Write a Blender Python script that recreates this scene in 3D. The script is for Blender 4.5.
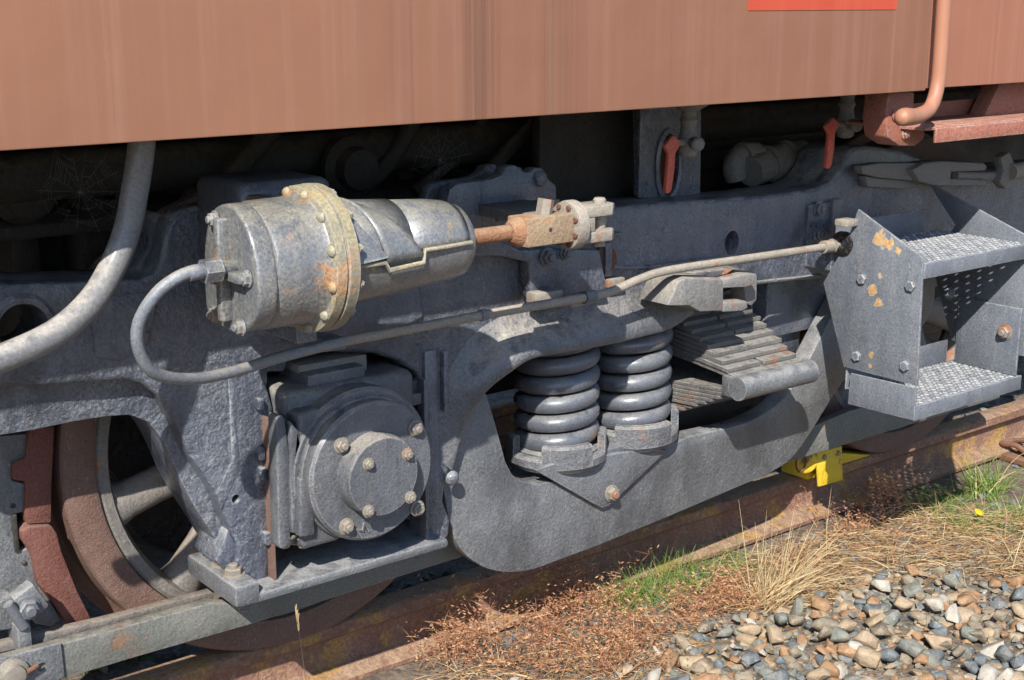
import bpy, bmesh, math, random
import numpy as np
from mathutils import Vector, Matrix, noise as mnoise
from mathutils.geometry import tessellate_polygon
R = math.radians
sc = bpy.context.scene
for o in list(bpy.data.objects): bpy.data.objects.remove(o)
COL = sc.collection

# ------------------------------------------------------------------ camera, sky, sun, exposure
D, H, F = 2.4, 1.40, 1377.0
TILT, YAW = math.atan(340 / F), R(38.2)
CAM = Vector((0, -D, H))
FW = Vector((math.sin(YAW) * math.cos(TILT), math.cos(YAW) * math.cos(TILT), -math.sin(TILT)))
RT = Vector((math.cos(YAW), -math.sin(YAW), 0))
UP = RT.cross(FW)
cd = bpy.data.cameras.new('camera')
cam = bpy.data.objects.new('camera', cd); COL.objects.link(cam)
cd.sensor_width = 36; cd.lens = 36 * F / 1024; cd.clip_start = .05; cd.clip_end = 2000
cam.location = CAM
cam.rotation_euler = FW.to_track_quat('-Z', 'Y').to_euler()
sc.camera = cam

SUN = Vector((-0.88, -0.82, 1.0)).normalized()      # towards the sun
w = bpy.data.worlds.new('World'); sc.world = w; w.use_nodes = True
wn = w.node_tree
sky = wn.nodes.new('ShaderNodeTexSky'); sky.sky_type = 'NISHITA'; sky.sun_disc = False
sky.sun_elevation = math.asin(SUN.z); sky.sun_rotation = math.atan2(SUN.x, SUN.y)
sky.dust_density = .6; sky.ozone_density = 2.5; sky.air_density = 1.1
bg = wn.nodes['Background']; bg.inputs[1].default_value = .11
tint = wn.nodes.new('ShaderNodeMix'); tint.data_type = 'RGBA'; tint.blend_type = 'MULTIPLY'; tint.inputs[0].default_value = 1
tint.inputs[7].default_value = (.90, .98, 1.14, 1)          # the photograph's cool white balance
wn.links.new(sky.outputs[0], tint.inputs[6]); wn.links.new(tint.outputs[2], bg.inputs[0])
sl = bpy.data.lights.new('sun', 'SUN'); so = bpy.data.objects.new('sun', sl); COL.objects.link(so)
sl.energy = 5.0; sl.angle = R(.55); sl.color = (1, .965, .90)
so.rotation_euler = SUN.to_track_quat('Z', 'Y').to_euler(); so.location = (-4, -6, 7)
sc.view_settings.view_transform = 'Standard'; sc.view_settings.look = 'None'
sc.view_settings.exposure = 0.67; sc.view_settings.gamma = 1
sc.cycles.use_denoising = True
sc.cycles.use_adaptive_sampling = True; sc.cycles.adaptive_threshold = .02
sc.cycles.max_bounces = 7; sc.cycles.diffuse_bounces = 4; sc.cycles.glossy_bounces = 3
sc.cycles.transparent_max_bounces = 6; sc.cycles.caustics_reflective = False; sc.cycles.caustics_refractive = False

# ------------------------------------------------------------------ photo pixel -> place
def ray(px, py): return FW * F + RT * (px - 512) - UP * (py - 340)
def QY(px, py, Y):
    r = ray(px, py); return CAM + r * ((Y + D) / r.y)
def QX(px, py, X):
    r = ray(px, py); return CAM + r * (X / r.x)
def QZ(px, py, Z):
    r = ray(px, py); return CAM + r * ((Z - H) / r.z)

# ------------------------------------------------------------------ helpers
WL = {}
def wl(o): return WL[o.name] if o is not None else Vector((0, 0, 0))
def thing(name, label, cat, loc, group=None):
    o = bpy.data.objects.new(name, None); COL.objects.link(o); o.empty_display_size = .1
    o.location = loc; WL[o.name] = Vector(loc)
    return tag(o, label, cat, group)
def tag(o, label=None, cat=None, group=None, kind=None):
    if label: o['label'] = label
    if cat: o['category'] = cat
    if group: o['group'] = group
    if kind: o['kind'] = kind
    return o
def finish(name, bm, mat, parent=None, smooth=35, wnorm=False, recalc=True):
    if recalc: bmesh.ops.recalc_face_normals(bm, faces=bm.faces)
    cs = [v.co for v in bm.verts]
    lo = Vector((min(c.x for c in cs), min(c.y for c in cs), min(c.z for c in cs)))
    hi = Vector((max(c.x for c in cs), max(c.y for c in cs), max(c.z for c in cs)))
    c = (lo + hi) / 2
    if parent is None: c.z = lo.z
    bmesh.ops.translate(bm, verts=bm.verts, vec=-c)
    me = bpy.data.meshes.new(name); bm.to_mesh(me); bm.free()
    if smooth:
        me.shade_smooth(); me.set_sharp_from_angle(angle=R(smooth))
    if mat: me.materials.append(mat)
    o = bpy.data.objects.new(name, me); COL.objects.link(o)
    WL[o.name] = c.copy(); o.location = c - wl(parent); o.parent = parent
    if wnorm:
        m = o.modifiers.new('wn', 'WEIGHTED_NORMAL'); m.keep_sharp = True
    return o
def bevel(bm, off, seg=2, ang=40):
    if off <= 0: return
    bm.normal_update()
    es = [e for e in bm.edges if len(e.link_faces) == 2 and e.calc_face_angle(0) > R(ang)]
    if es: bmesh.ops.bevel(bm, geom=es, offset=off, segments=seg, profile=.5, affect='EDGES', clamp_overlap=False)
def cr(pts, n=4, closed=False):
    """Catmull-Rom through the points (any dimension)."""
    P = [Vector(p) for p in pts]; out = []; N = len(P)
    for i in range(N if closed else N - 1):
        a = P[(i - 1) % N] if closed or i > 0 else P[0] * 2 - P[1]
        b = P[i]; c = P[(i + 1) % N]
        d = P[(i + 2) % N] if closed or i + 2 < N else c * 2 - b
        for k in range(n):
            t = k / n
            out.append(.5 * ((2 * b) + (c - a) * t + (2 * a - 5 * b + 4 * c - d) * t * t + (3 * b - a - 3 * c + d) * t ** 3))
    if not closed: out.append(P[-1])
    return out
def cut(o, org_w, ax, rad, depth, squash=1.0):
    """bore a round (or oval) hole through a finished mesh object"""
    bm = lathe_bm([(-depth, rad), (depth, rad)], (0, 0, 0), ax, 28)
    if squash != 1.0:
        for v in bm.verts: v.co.z *= squash
    bmesh.ops.recalc_face_normals(bm, faces=bm.faces)
    me = bpy.data.meshes.new('cutter'); bm.to_mesh(me); bm.free()
    c = bpy.data.objects.new('cutter', me); COL.objects.link(c); c.location = Vector(org_w)
    par = o.parent; o.parent = None; loc = o.location.copy(); o.location = WL[o.name]
    m = o.modifiers.new('cut', 'BOOLEAN'); m.object = c; m.solver = 'EXACT'; m.operation = 'DIFFERENCE'
    bpy.context.view_layer.update()
    dg = bpy.context.evaluated_depsgraph_get()
    nm = bpy.data.meshes.new_from_object(o.evaluated_get(dg)); o.modifiers.remove(m)
    old = o.data; o.data = nm; nm.name = old.name; bpy.data.meshes.remove(old)
    o.parent = par; o.location = loc
    bpy.data.objects.remove(c)
    nm.shade_smooth(); nm.set_sharp_from_angle(angle=R(40))
def prism(loop, vec, holes=(), bev=.004, seg=2, hbev=0):
    """solid between a planar loop of 3D points and the same loop moved by vec, with through holes"""
    bm = bmesh.new()
    loops = [list(loop)] + [list(h) for h in holes]
    flat = [p for l in loops for p in l]
    A = [bm.verts.new(p) for p in flat]; B = [bm.verts.new(Vector(p) + Vector(vec)) for p in flat]
    if holes:
        for t in tessellate_polygon(loops):
            try:
                bm.faces.new([A[i] for i in t]); bm.faces.new([B[i] for i in t])
            except ValueError: pass
    else:
        bm.faces.new(A); bm.faces.new(B)
    k = 0
    for l in loops:
        n = len(l)
        for i in range(n):
            a, b = k + i, k + (i + 1) % n
            bm.faces.new((A[a], A[b], B[b], B[a]))
        k += n
    bmesh.ops.recalc_face_normals(bm, faces=bm.faces)
    if holes:
        bmesh.ops.dissolve_limit(bm, angle_limit=R(.5), verts=bm.verts, edges=bm.edges)
    if bev: bevel(bm, bev, seg)
    return bm
def V2(p): return (p[0], p[1])
def plate(name, pts, Y, th, mat, parent, holes=(), bev=.004, seg=2, **kw):
    lp = [QY(p[0], p[1], p[2] if len(p) > 2 else Y) for p in pts]
    lp = [Vector((q.x, Y, q.z)) for q in lp]
    o = finish(name, prism(lp, (0, th, 0), (), bev, seg), mat, parent, **kw)
    for h in holes: cut(o, QY(h[0], h[1], Y), (0, 1, 0), h[2], th + .05, h[3] if len(h) > 3 else 1.0)   # px, py, radius in metres
    return o
def plateX(name, pts, X, th, mat, parent, bev=.002, holes=(), **kw):
    lp = [QX(p[0], p[1], X) for p in pts]
    o = finish(name, prism(lp, (th, 0, 0), (), bev), mat, parent, **kw)
    for h in holes: cut(o, QX(h[0], h[1], X), (1, 0, 0), h[2], th + .05)
    return o
def bmbox(bm, lo, hi, bev=0, seg=2, jit=0):
    b2 = bmesh.new()
    bmesh.ops.create_cube(b2, size=1)
    lo, hi = Vector(lo), Vector(hi)
    for v in b2.verts:
        v.co = Vector([(lo[i] + hi[i]) / 2 + v.co[i] * (hi[i] - lo[i]) for i in range(3)])
    if bev: bevel(b2, bev, seg)
    me = bpy.data.meshes.new('t'); b2.to_mesh(me); b2.free(); bm.from_mesh(me); bpy.data.meshes.remove(me)
def box(name, lo, hi, mat, parent, bev=.003, seg=2, **kw):
    bm = bmesh.new(); bmbox(bm, lo, hi, bev, seg)
    return finish(name, bm, mat, parent, **kw)
def boxq(name, p0, p1, Y0, Y1, mat, parent, bev=.003, **kw):
    """box whose front face at Y0 spans two photo pixels (upper-left, lower-right)"""
    a, b = QY(*p0, Y0), QY(*p1, Y0)
    return box(name, (min(a.x, b.x), Y0, min(a.z, b.z)), (max(a.x, b.x), Y1, max(a.z, b.z)), mat, parent, bev, **kw)
def frame_of(ax):
    ax = Vector(ax).normalized(); t = Vector((0, 0, 1)) if abs(ax.z) < .9 else Vector((1, 0, 0))
    u = t.cross(ax).normalized(); return ax, u, ax.cross(u)
def lathe_bm(prof, org, ax, seg=32, a0=0, a1=2 * math.pi, bm=None, caps=True, fn=None):
    bm = bm or bmesh.new(); ax, u, v = frame_of(ax); org = Vector(org)
    full = abs(a1 - a0 - 2 * math.pi) < 1e-6; n = seg if full else seg + 1
    rows = []
    for (s, r) in prof:
        row = []
        for i in range(n):
            a = a0 + (a1 - a0) * i / seg
            rr = r * (fn(a, s) if fn else 1)
            row.append(bm.verts.new(org + ax * s + (u * math.cos(a) + v * math.sin(a)) * rr))
        rows.append(row)
    for j in range(len(rows) - 1):
        for i in range(seg):
            k = (i + 1) % n
            bm.faces.new((rows[j][i], rows[j][k], rows[j + 1][k], rows[j + 1][i]))
    if caps and full:
        bm.faces.new(rows[0]); bm.faces.new(rows[-1])
    return bm
def lathe(name, prof, org, ax, mat, parent, seg=32, smooth=35, **kw):
    bm = lathe_bm(prof, org, ax, seg, **kw)
    return finish(name, bm, mat, parent, smooth)
def ring_bm(prof, org, ax, seg=48):
    """closed profile swept round the axis"""
    return lathe_bm(list(prof) + [prof[0]], org, ax, seg, caps=False)
def tube_bm(pts, rad, seg=10, bm=None, sub=5, smoothpath=True, flat=1.0, caps=True):
    bm = bm or bmesh.new()
    P = cr(pts, sub) if smoothpath and len(pts) > 2 else [Vector(p) for p in pts]
    n = len(P)
    rs = [rad] * n if not hasattr(rad, '__len__') else [float(np.interp(i / (n - 1) * (len(rad) - 1), range(len(rad)), rad)) for i in range(n)]
    t0 = (P[1] - P[0]).normalized(); _, u, v = frame_of(t0); rows = []
    for i in range(n):
        t = (P[min(i + 1, n - 1)] - P[max(i - 1, 0)]).normalized()
        u = (u - t * u.dot(t)).normalized(); v = t.cross(u)
        rows.append([bm.verts.new(P[i] + (u * math.cos(a) + v * math.sin(a) * flat) * rs[i]) for a in [2 * math.pi * k / seg for k in range(seg)]])
    for j in range(n - 1):
        for i in range(seg):
            k = (i + 1) % seg
            bm.faces.new((rows[j][i], rows[j][k], rows[j + 1][k], rows[j + 1][i]))
    if caps: bm.faces.new(rows[0]); bm.faces.new(rows[-1])
    return bm
def tube(name, pts, rad, mat, parent, seg=12, **kw):
    return finish(name, tube_bm(pts, rad, seg, **kw), mat, parent, 50)
def grid_bm(rows, closed=False):
    bm = bmesh.new(); G = [[bm.verts.new(p) for p in r] for r in rows]
    for j in range(len(G) - 1):
        for i in range(len(G[0]) - 1):
            bm.faces.new((G[j][i], G[j][i + 1], G[j + 1][i + 1], G[j + 1][i]))
    return bm
def solidify(o, th, off=-1):
    m = o.modifiers.new('thick', 'SOLIDIFY'); m.thickness = th; m.offset = off; return o
BOLT = {}
def bolt(pos, ax, size, mat, parent, kind='hex', name='bolt'):
    """bolt with washer, hexagon and domed end; mesh data shared between alike bolts"""
    key = (kind, mat.name)
    if key not in BOLT:
        bm = bmesh.new()
        if kind == 'hex':
            lathe_bm([(0, 1.25), (.18, 1.25), (.22, 1.15)], (0, 0, 0), (0, 0, 1), 14, bm=bm)
            lathe_bm([(.2, .98), (.22, 1.0), (.8, 1.0), (.92, .86)], (0, 0, 0), (0, 0, 1), 6, bm=bm)
            lathe_bm([(.9, .55), (1.25, .55), (1.35, .42)], (0, 0, 0), (0, 0, 1), 10, bm=bm)
        elif kind == 'head':
            lathe_bm([(0, 1.0), (.55, 1.0), (.68, .85)], (0, 0, 0), (0, 0, 1), 6, bm=bm)
        else:
            lathe_bm([(0, 1.05), (.25, 1.0), (.55, .8), (.75, .5), (.82, .1)], (0, 0, 0), (0, 0, 1), 12, bm=bm)
        bmesh.ops.recalc_face_normals(bm, faces=bm.faces)
        me = bpy.data.meshes.new('bolt'); bm.to_mesh(me); bm.free(); me.shade_smooth(); me.set_sharp_from_angle(angle=R(35)); me.materials.append(mat)
        BOLT[key] = me
    o = bpy.data.objects.new(name, BOLT[key]); COL.objects.link(o)
    o.scale = (size,) * 3; q = Vector(ax).to_track_quat('Z', 'Y') @ Matrix.Rotation(random.uniform(0, 6.28), 3, 'Z').to_quaternion()
    o.rotation_euler = q.to_euler(); WL[o.name] = Vector(pos); o.location = Vector(pos) - wl(parent); o.parent = parent
    return o
random.seed(7)

# ------------------------------------------------------------------ materials
class NT:
    def __init__(s, name):
        s.m = bpy.data.materials.new(name); s.m.use_nodes = True; s.t = s.m.node_tree
        s.b = s.t.nodes['Principled BSDF']; s.geo = s.n('ShaderNodeNewGeometry'); s.pos = s.geo.outputs['Position']
    def n(s, t, **k):
        x = s.t.nodes.new(t)
        for a, v in k.items(): setattr(x, a, v)
        return x
    def l(s, a, b): s.t.links.new(a, b)
    def put(s, inp, v):
        if isinstance(v, bpy.types.NodeSocket): s.l(v, inp)
        elif isinstance(v, (tuple, list)) and len(v) == 3 and inp.type == 'RGBA': inp.default_value = (*v, 1)
        else: inp.default_value = v
    def noise(s, scale, detail=5, rough=.55, vec=None, dist=0):
        x = s.n('ShaderNodeTexNoise'); s.put(x.inputs['Vector'], vec or s.pos)
        x.inputs['Scale'].default_value = scale; x.inputs['Detail'].default_value = detail
        x.inputs['Roughness'].default_value = rough; x.inputs['Distortion'].default_value = dist
        return x.outputs['Fac']
    def map(s, scale, loc=(0, 0, 0), vec=None):
        x = s.n('ShaderNodeMapping'); s.put(x.inputs[0], vec or s.pos); x.inputs['Scale'].default_value = scale; x.inputs['Location'].default_value = loc
        return x.outputs[0]
    def ramp(s, f, a, b, inv=False):
        x = s.n('ShaderNodeMapRange', interpolation_type='SMOOTHSTEP'); s.l(f, x.inputs['Value'])
        x.inputs['From Min'].default_value = a; x.inputs['From Max'].default_value = b
        x.inputs['To Min'].default_value = 1 if inv else 0; x.inputs['To Max'].default_value = 0 if inv else 1
        return x.outputs[0]
    def math(s, op, a, b=None):
        x = s.n('ShaderNodeMath', operation=op); s.put(x.inputs[0], a)
        if b is not None: s.put(x.inputs[1], b)
        return x.outputs[0]
    def mix(s, f, a, b, mode='MIX'):
        x = s.n('ShaderNodeMix', data_type='RGBA', blend_type=mode)
        s.put(x.inputs[0], f); s.put(x.inputs[6], a); s.put(x.inputs[7], b); return x.outputs[2]
    def up(s, a=.2, b=.9):
        x = s.n('ShaderNodeSeparateXYZ'); s.l(s.geo.outputs['Normal'], x.inputs[0]); return s.ramp(x.outputs['Z'], a, b)
    def xyz(s):
        x = s.n('ShaderNodeSeparateXYZ'); s.l(s.pos, x.inputs[0]); return x.outputs
    def bump(s, h, st, d=.01, nrm=None):
        x = s.n('ShaderNodeBump'); s.l(h, x.inputs['Height']); x.inputs['Strength'].default_value = st; x.inputs['Distance'].default_value = d
        if nrm: s.l(nrm, x.inputs['Normal'])
        return x.outputs[0]
    def edge(s, rad=.006):
        bv = s.n('ShaderNodeBevel', samples=4); bv.inputs[0].default_value = rad
        d = s.n('ShaderNodeVectorMath', operation='DOT_PRODUCT'); s.l(bv.outputs[0], d.inputs[0]); s.l(s.geo.outputs['Normal'], d.inputs[1])
        return s.ramp(d.outputs['Value'], .90, .995, True)

def weathered(name, c1, c2, dust=(.30, .26, .21), dustamt=.7, face_dust=.25, rust=0, rough=.5, bump=.35, grain=120, metal=0, edge=0, spec=.5,
              rustc=(.20, .075, .03), specks=.3, lump=.35, lumps=22, sx_=2.2, oil=0, coat=0):
    t = NT(name)
    mid = t.noise(6, 8, .62)
    cm = tuple((a + b) / 2 for a, b in zip(c1, c2)); c1 = tuple(a * .42 + m * .58 for a, m in zip(c1, cm)); c2 = tuple(a * .42 + m * .58 for a, m in zip(c2, cm))
    col = t.mix(t.ramp(mid, .30, .70), c1, c2)
    fine = t.noise(grain * 2.0, 4, .65)
    # dust film on the vertical faces: cloudy and streaky, broken up by the grain
    streak = t.noise(7, 7, .66, t.map((sx_, sx_, .7)))
    film = t.math('MULTIPLY', t.ramp(streak, .32, .78), face_dust * .6)
    film = t.math('MULTIPLY', film, t.ramp(fine, .25, .70))
    col = t.mix(film, col, dust)
    top = t.math('MULTIPLY', t.up(.15, .85), dustamt)
    top = t.math('MULTIPLY', top, t.ramp(t.noise(34, 6, .6), .30, .58))
    col = t.mix(top, col, dust)
    if rust:
        rm = t.ramp(t.noise(9, 9, .66), .61 - rust * .25, .70 - rust * .25)
        col = t.mix(t.math('MULTIPLY', rm, .85), col, t.mix(fine, rustc, tuple(x * 1.8 for x in rustc)))
    if specks:
        where = t.ramp(t.noise(13, 4), .36, .60)
        sp = t.ramp(t.noise(230, 4, .65), .60, .72)
        sp = t.math('MULTIPLY', t.math('MULTIPLY', sp, where), min(1, specks * .75))
        col = t.mix(sp, col, (.46, .45, .43))
        scr = t.ramp(t.noise(1, 4, .6, t.map((240, 240, 60))), .64, .70)
        col = t.mix(t.math('MULTIPLY', scr, min(1, specks * .5)), col, (.45, .44, .42))
        pit = t.ramp(t.noise(130, 3, .6, t.map((1, 1, 1), (5, 2, 7))), .33, .40, True)
        col = t.mix(t.math('MULTIPLY', pit, min(1, specks * .6)), col, tuple(x * .3 for x in c1))
    if edge:
        e = t.math('MULTIPLY', t.edge(), t.ramp(t.noise(35, 5), .36, .58))
        col = t.mix(t.math('MULTIPLY', e, edge), col, (.40, .395, .385))
    oilm = None
    if oil:                                              # oily, cleaner dark patches and runs
        oilm = t.math('MULTIPLY', t.ramp(t.noise(3.4, 7, .62, t.map((1.6, 1.6, .9), (2, 0, 3))), .50, .66), oil)
        col = t.mix(oilm, col, tuple(x * .38 for x in c1))
        run = t.math('MULTIPLY', t.ramp(t.noise(1, 5, .6, t.map((34, 34, 2.2), (4, 1, 0))), .60, .74), oil * .8)
        col = t.mix(run, col, tuple(x * .45 for x in c1))
    g = t.n('ShaderNodeMapRange'); t.l(fine, g.inputs[0]); g.inputs[1].default_value = .28; g.inputs[2].default_value = .72; g.inputs[3].default_value = .74; g.inputs[4].default_value = 1.28
    col = t.mix(1.0, col, g.outputs[0], 'MULTIPLY')
    t.l(col, t.b.inputs['Base Color'])
    rr = t.n('ShaderNodeMapRange'); t.l(mid, rr.inputs[0]); rr.inputs[1].default_value = .35; rr.inputs[2].default_value = .65
    rr.inputs[3].default_value = max(.05, rough - .16); rr.inputs[4].default_value = min(1, rough + .16)
    t.l(t.math('ADD', rr.outputs[0], t.math('MULTIPLY', t.math('MAXIMUM', top, film), .4)), t.b.inputs['Roughness'])
    t.b.inputs['Coat Weight'].default_value = coat; t.b.inputs['Coat Roughness'].default_value = .22
    t.b.inputs['Metallic'].default_value = metal; t.b.inputs['Specular IOR Level'].default_value = spec
    b1 = t.bump(t.noise(lumps, 4, .55), lump, .014)
    b2 = t.bump(t.noise(grain, 6, .68), bump, .006, b1)
    t.l(b2, t.b.inputs['Normal'])
    return t.m
M = {}
GD = (.27, .258, .242)
def W(key, *a, **k): M[key] = weathered(key, *a, **k)
W('cast', (.030, .041, .070), (.112, .126, .158), dust=(.34, .33, .315), oil=.8, coat=.5, face_dust=.65, dustamt=.85, rough=.27, spec=.8, bump=1.0, grain=85, edge=.5, lump=.45, lumps=34, specks=.6)
W('castblue', (.045, .054, .074), (.12, .13, .15), oil=.4, coat=.5, dust=GD, face_dust=.3, dustamt=.45, rough=.38, bump=.6, grain=85, edge=.5, lump=.35, lumps=30, specks=.4)
W('casttop', (.045, .050, .064), (.125, .128, .138), dust=(.34, .31, .27), face_dust=.5, dustamt=.95, rough=.32, spec=.7, oil=.5, coat=.4, bump=.9, grain=85, edge=.4, lump=.4)
W('plate', (.070, .075, .084), (.155, .158, .163), dust=(.30, .292, .28), face_dust=.55, dustamt=.7, rough=.36, spec=.6, oil=.45, coat=.3, bump=.6, grain=120, edge=.5, lump=.24, specks=.6)
W('spring', (.045, .052, .070), (.115, .122, .138), dust=(.30, .285, .26), face_dust=.35, dustamt=.35, rough=.30, spec=.6, oil=.4, coat=.35, bump=.14, grain=130, lump=.08, specks=.18, rust=.03, rustc=(.17, .09, .05))
W('box', (.050, .058, .076), (.140, .146, .156), face_dust=.7, dustamt=.8, rough=.42, bump=.55, grain=140, edge=.5, lump=.2, dust=(.29, .255, .21), specks=.5, oil=.5, coat=.35)
W('cup', (.055, .060, .072), (.14, .142, .15), dust=(.30, .28, .25), face_dust=.55, dustamt=.6, rough=.42, bump=.8, grain=90, lump=.4, lumps=40, specks=.5, rust=.10, rustc=(.17, .09, .05), edge=.5)
W('zinc', (.16, .145, .125), (.26, .225, .18), dust=(.30, .25, .19), face_dust=.4, dustamt=.6, rough=.42, bump=.25, grain=180, lump=.05, rust=.3, specks=0)
W('darknut', (.065, .072, .090), (.13, .135, .15), dust=GD, face_dust=.3, rough=.4, bump=.2, grain=180, lump=.05, specks=0)
W('cyl', (.065, .073, .088), (.165, .168, .17), dust=(.36, .31, .20), face_dust=.8, sx_=5, oil=.5, coat=.7, dustamt=.3, rough=.33, bump=.4, grain=95, edge=.7, lump=.14, lumps=14, rust=.2, rustc=(.26, .125, .045), specks=.7)
W('cyl2', (.075, .083, .098), (.17, .175, .18), dust=(.36, .315, .20), sx_=5, oil=.3, coat=.7, face_dust=.55, dustamt=.3, rough=.30, bump=.25, grain=95, edge=.7, lump=.12, lumps=14, rust=.10, rustc=(.22, .16, .06), specks=.5)
W('lichen', (.12, .115, .10), (.30, .27, .19), dust=(.50, .39, .15), face_dust=1.2, dustamt=.3, rough=.42, bump=.4, grain=100, edge=.5, rust=.10, rustc=(.28, .15, .07), lump=.2)
W('rust', (.11, .048, .030), (.19, .085, .052), dust=(.26, .18, .12), face_dust=.4, dustamt=.5, rough=.8, bump=.8, grain=130, specks=.2, spec=.25)
W('shoe', (.125, .048, .036), (.20, .080, .060), dust=(.27, .17, .135), face_dust=.45, dustamt=.5, rough=.85, bump=.8, grain=180, specks=.5, spec=.2)
W('rustlight', (.22, .10, .055), (.33, .175, .095), dust=(.37, .27, .165), face_dust=.6, dustamt=.5, rough=.72, bump=.7, grain=130, spec=.25, specks=.15)
W('tan', (.25, .165, .10), (.35, .25, .155), dust=(.42, .34, .23), face_dust=.5, dustamt=.5, rough=.65, bump=.6, grain=130, spec=.3, specks=.15, rust=.3, rustc=(.26, .12, .06))
W('rail', (.125, .058, .040), (.28, .15, .10), dust=(.38, .27, .17), face_dust=.9, dustamt=.55, rough=.75, bump=1.2, grain=60, rust=.34, rustc=(.24, .14, .045), spec=.3, lump=.6, specks=.3)
W('tyre', (.115, .062, .047), (.20, .120, .092), dust=(.28, .21, .165), face_dust=.5, dustamt=.4, rough=.75, bump=.6, grain=230, spec=.3, specks=.5)
W('wheelgrey', (.12, .112, .105), (.20, .18, .158), dust=(.28, .22, .165), face_dust=.6, dustamt=.6, rough=.6, bump=.5, grain=110, rust=.18)
W('pipe', (.10, .115, .14), (.235, .245, .26), dust=(.38, .33, .26), face_dust=.5, dustamt=.5, rough=.42, bump=.3, grain=130, lump=.08, specks=.4, rust=.1)
W('pipedust', (.21, .185, .155), (.31, .27, .22), dust=(.40, .34, .26), face_dust=.5, dustamt=.55, rough=.58, bump=.5, grain=130, lump=.12, rust=.15, specks=.4)
W('jawlit', (.10, .10, .10), (.24, .228, .212), dust=(.38, .33, .26), face_dust=.6, dustamt=.6, rough=.5, bump=.6, grain=110, lump=.2, rust=.1, specks=.5, edge=.4)
W('hose', (.135, .135, .138), (.175, .172, .168), dust=(.40, .36, .31), face_dust=.15, dustamt=.75, rough=.42, coat=.3, bump=.2, grain=80, lump=.1, specks=.4)
W('step', (.075, .086, .108), (.165, .176, .195), dust=(.32, .305, .28), face_dust=.6, sx_=4, dustamt=.45, rough=.42, bump=.3, grain=120, edge=.6, lump=.10, specks=.5)
W('grease', (.006, .006, .006), (.014, .012, .010), face_dust=.08, dustamt=.15, rough=.35, bump=1.0, grain=60, lump=.9, lumps=35, specks=.05)
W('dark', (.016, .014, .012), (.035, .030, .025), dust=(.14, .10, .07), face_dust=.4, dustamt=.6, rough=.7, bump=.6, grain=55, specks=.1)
W('oxide', (.24, .080, .052), (.33, .125, .082), dust=(.42, .25, .17), face_dust=.5, dustamt=.55, rough=.5, bump=.6, grain=80, edge=.5, specks=.6, lump=.3)
W('leaf', (.060, .060, .062), (.16, .15, .138), dust=(.35, .325, .28), face_dust=.6, dustamt=.6, rough=.6, bump=.9, grain=110, rust=.08, rustc=(.17, .085, .05), specks=.4)
W('rigging', (.14, .135, .13), (.23, .218, .20), dust=(.30, .26, .20), face_dust=.6, dustamt=.6, rough=.55, bump=.6, grain=100)
W('yellow', (.60, .38, .012), (.70, .48, .03), dust=(.42, .31, .10), face_dust=.35, dustamt=.35, rough=.45, bump=.5, grain=100, rust=.2, rustc=(.10, .05, .02), specks=0)
W('redpaint', (.46, .065, .042), (.54, .11, .07), dust=(.4, .2, .15), face_dust=.3, dustamt=.3, rough=.45, bump=.25, grain=110, specks=.3)
W('green', (.095, .098, .090), (.155, .155, .138), dust=(.28, .25, .20), face_dust=.55, dustamt=.6, rough=.5, bump=.45, grain=110, edge=.4, rust=.14, rustc=(.15, .085, .05))

def chipped(src):
    """step paint that has flaked off in a few ragged patches, orange primer below"""
    m = src.copy(); m.name = 'chipped_step_paint'; t = NT.__new__(NT); t.m = m; t.t = m.node_tree
    t.b = [n for n in t.t.nodes if n.type == 'BSDF_PRINCIPLED'][0]; t.geo = t.n('ShaderNodeNewGeometry'); t.pos = t.geo.outputs['Position']
    base = t.b.inputs['Base Color'].links[0].from_socket; tot = None
    for px, py, r in ((881, 239, .030), (889, 244, .022), (880, 275, .013), (872, 290, .020), (878, 304, .018), (871, 355, .012), (870, 366, .010), (898, 250, .012)):
        p = QX(px, py, 2.79)
        d = t.n('ShaderNodeVectorMath', operation='DISTANCE'); t.l(t.pos, d.inputs[0]); d.inputs[1].default_value = p
        f = t.ramp(d.outputs['Value'], r * .2, r * 1.25, True)
        tot = f if tot is None else t.math('MAXIMUM', tot, f)
    e = t.math('ADD', tot, t.math('MULTIPLY', t.math('SUBTRACT', t.noise(55, 5, .6), .5), 2.6))
    chip = t.math('MULTIPLY', t.ramp(e, .62, .66), t.ramp(tot, .02, .1))
    rim = t.math('MULTIPLY', t.ramp(e, .50, .56), t.ramp(tot, .02, .1))
    c = t.mix(rim, base, (.30, .29, .27)); prim = t.mix(t.ramp(t.noise(90, 4), .4, .6), (.40, .22, .085), (.47, .31, .15))
    c = t.mix(chip, c, prim); t.l(c, t.b.inputs['Base Color'])
    return m
M['chipped'] = chipped(M['step'])

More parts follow.
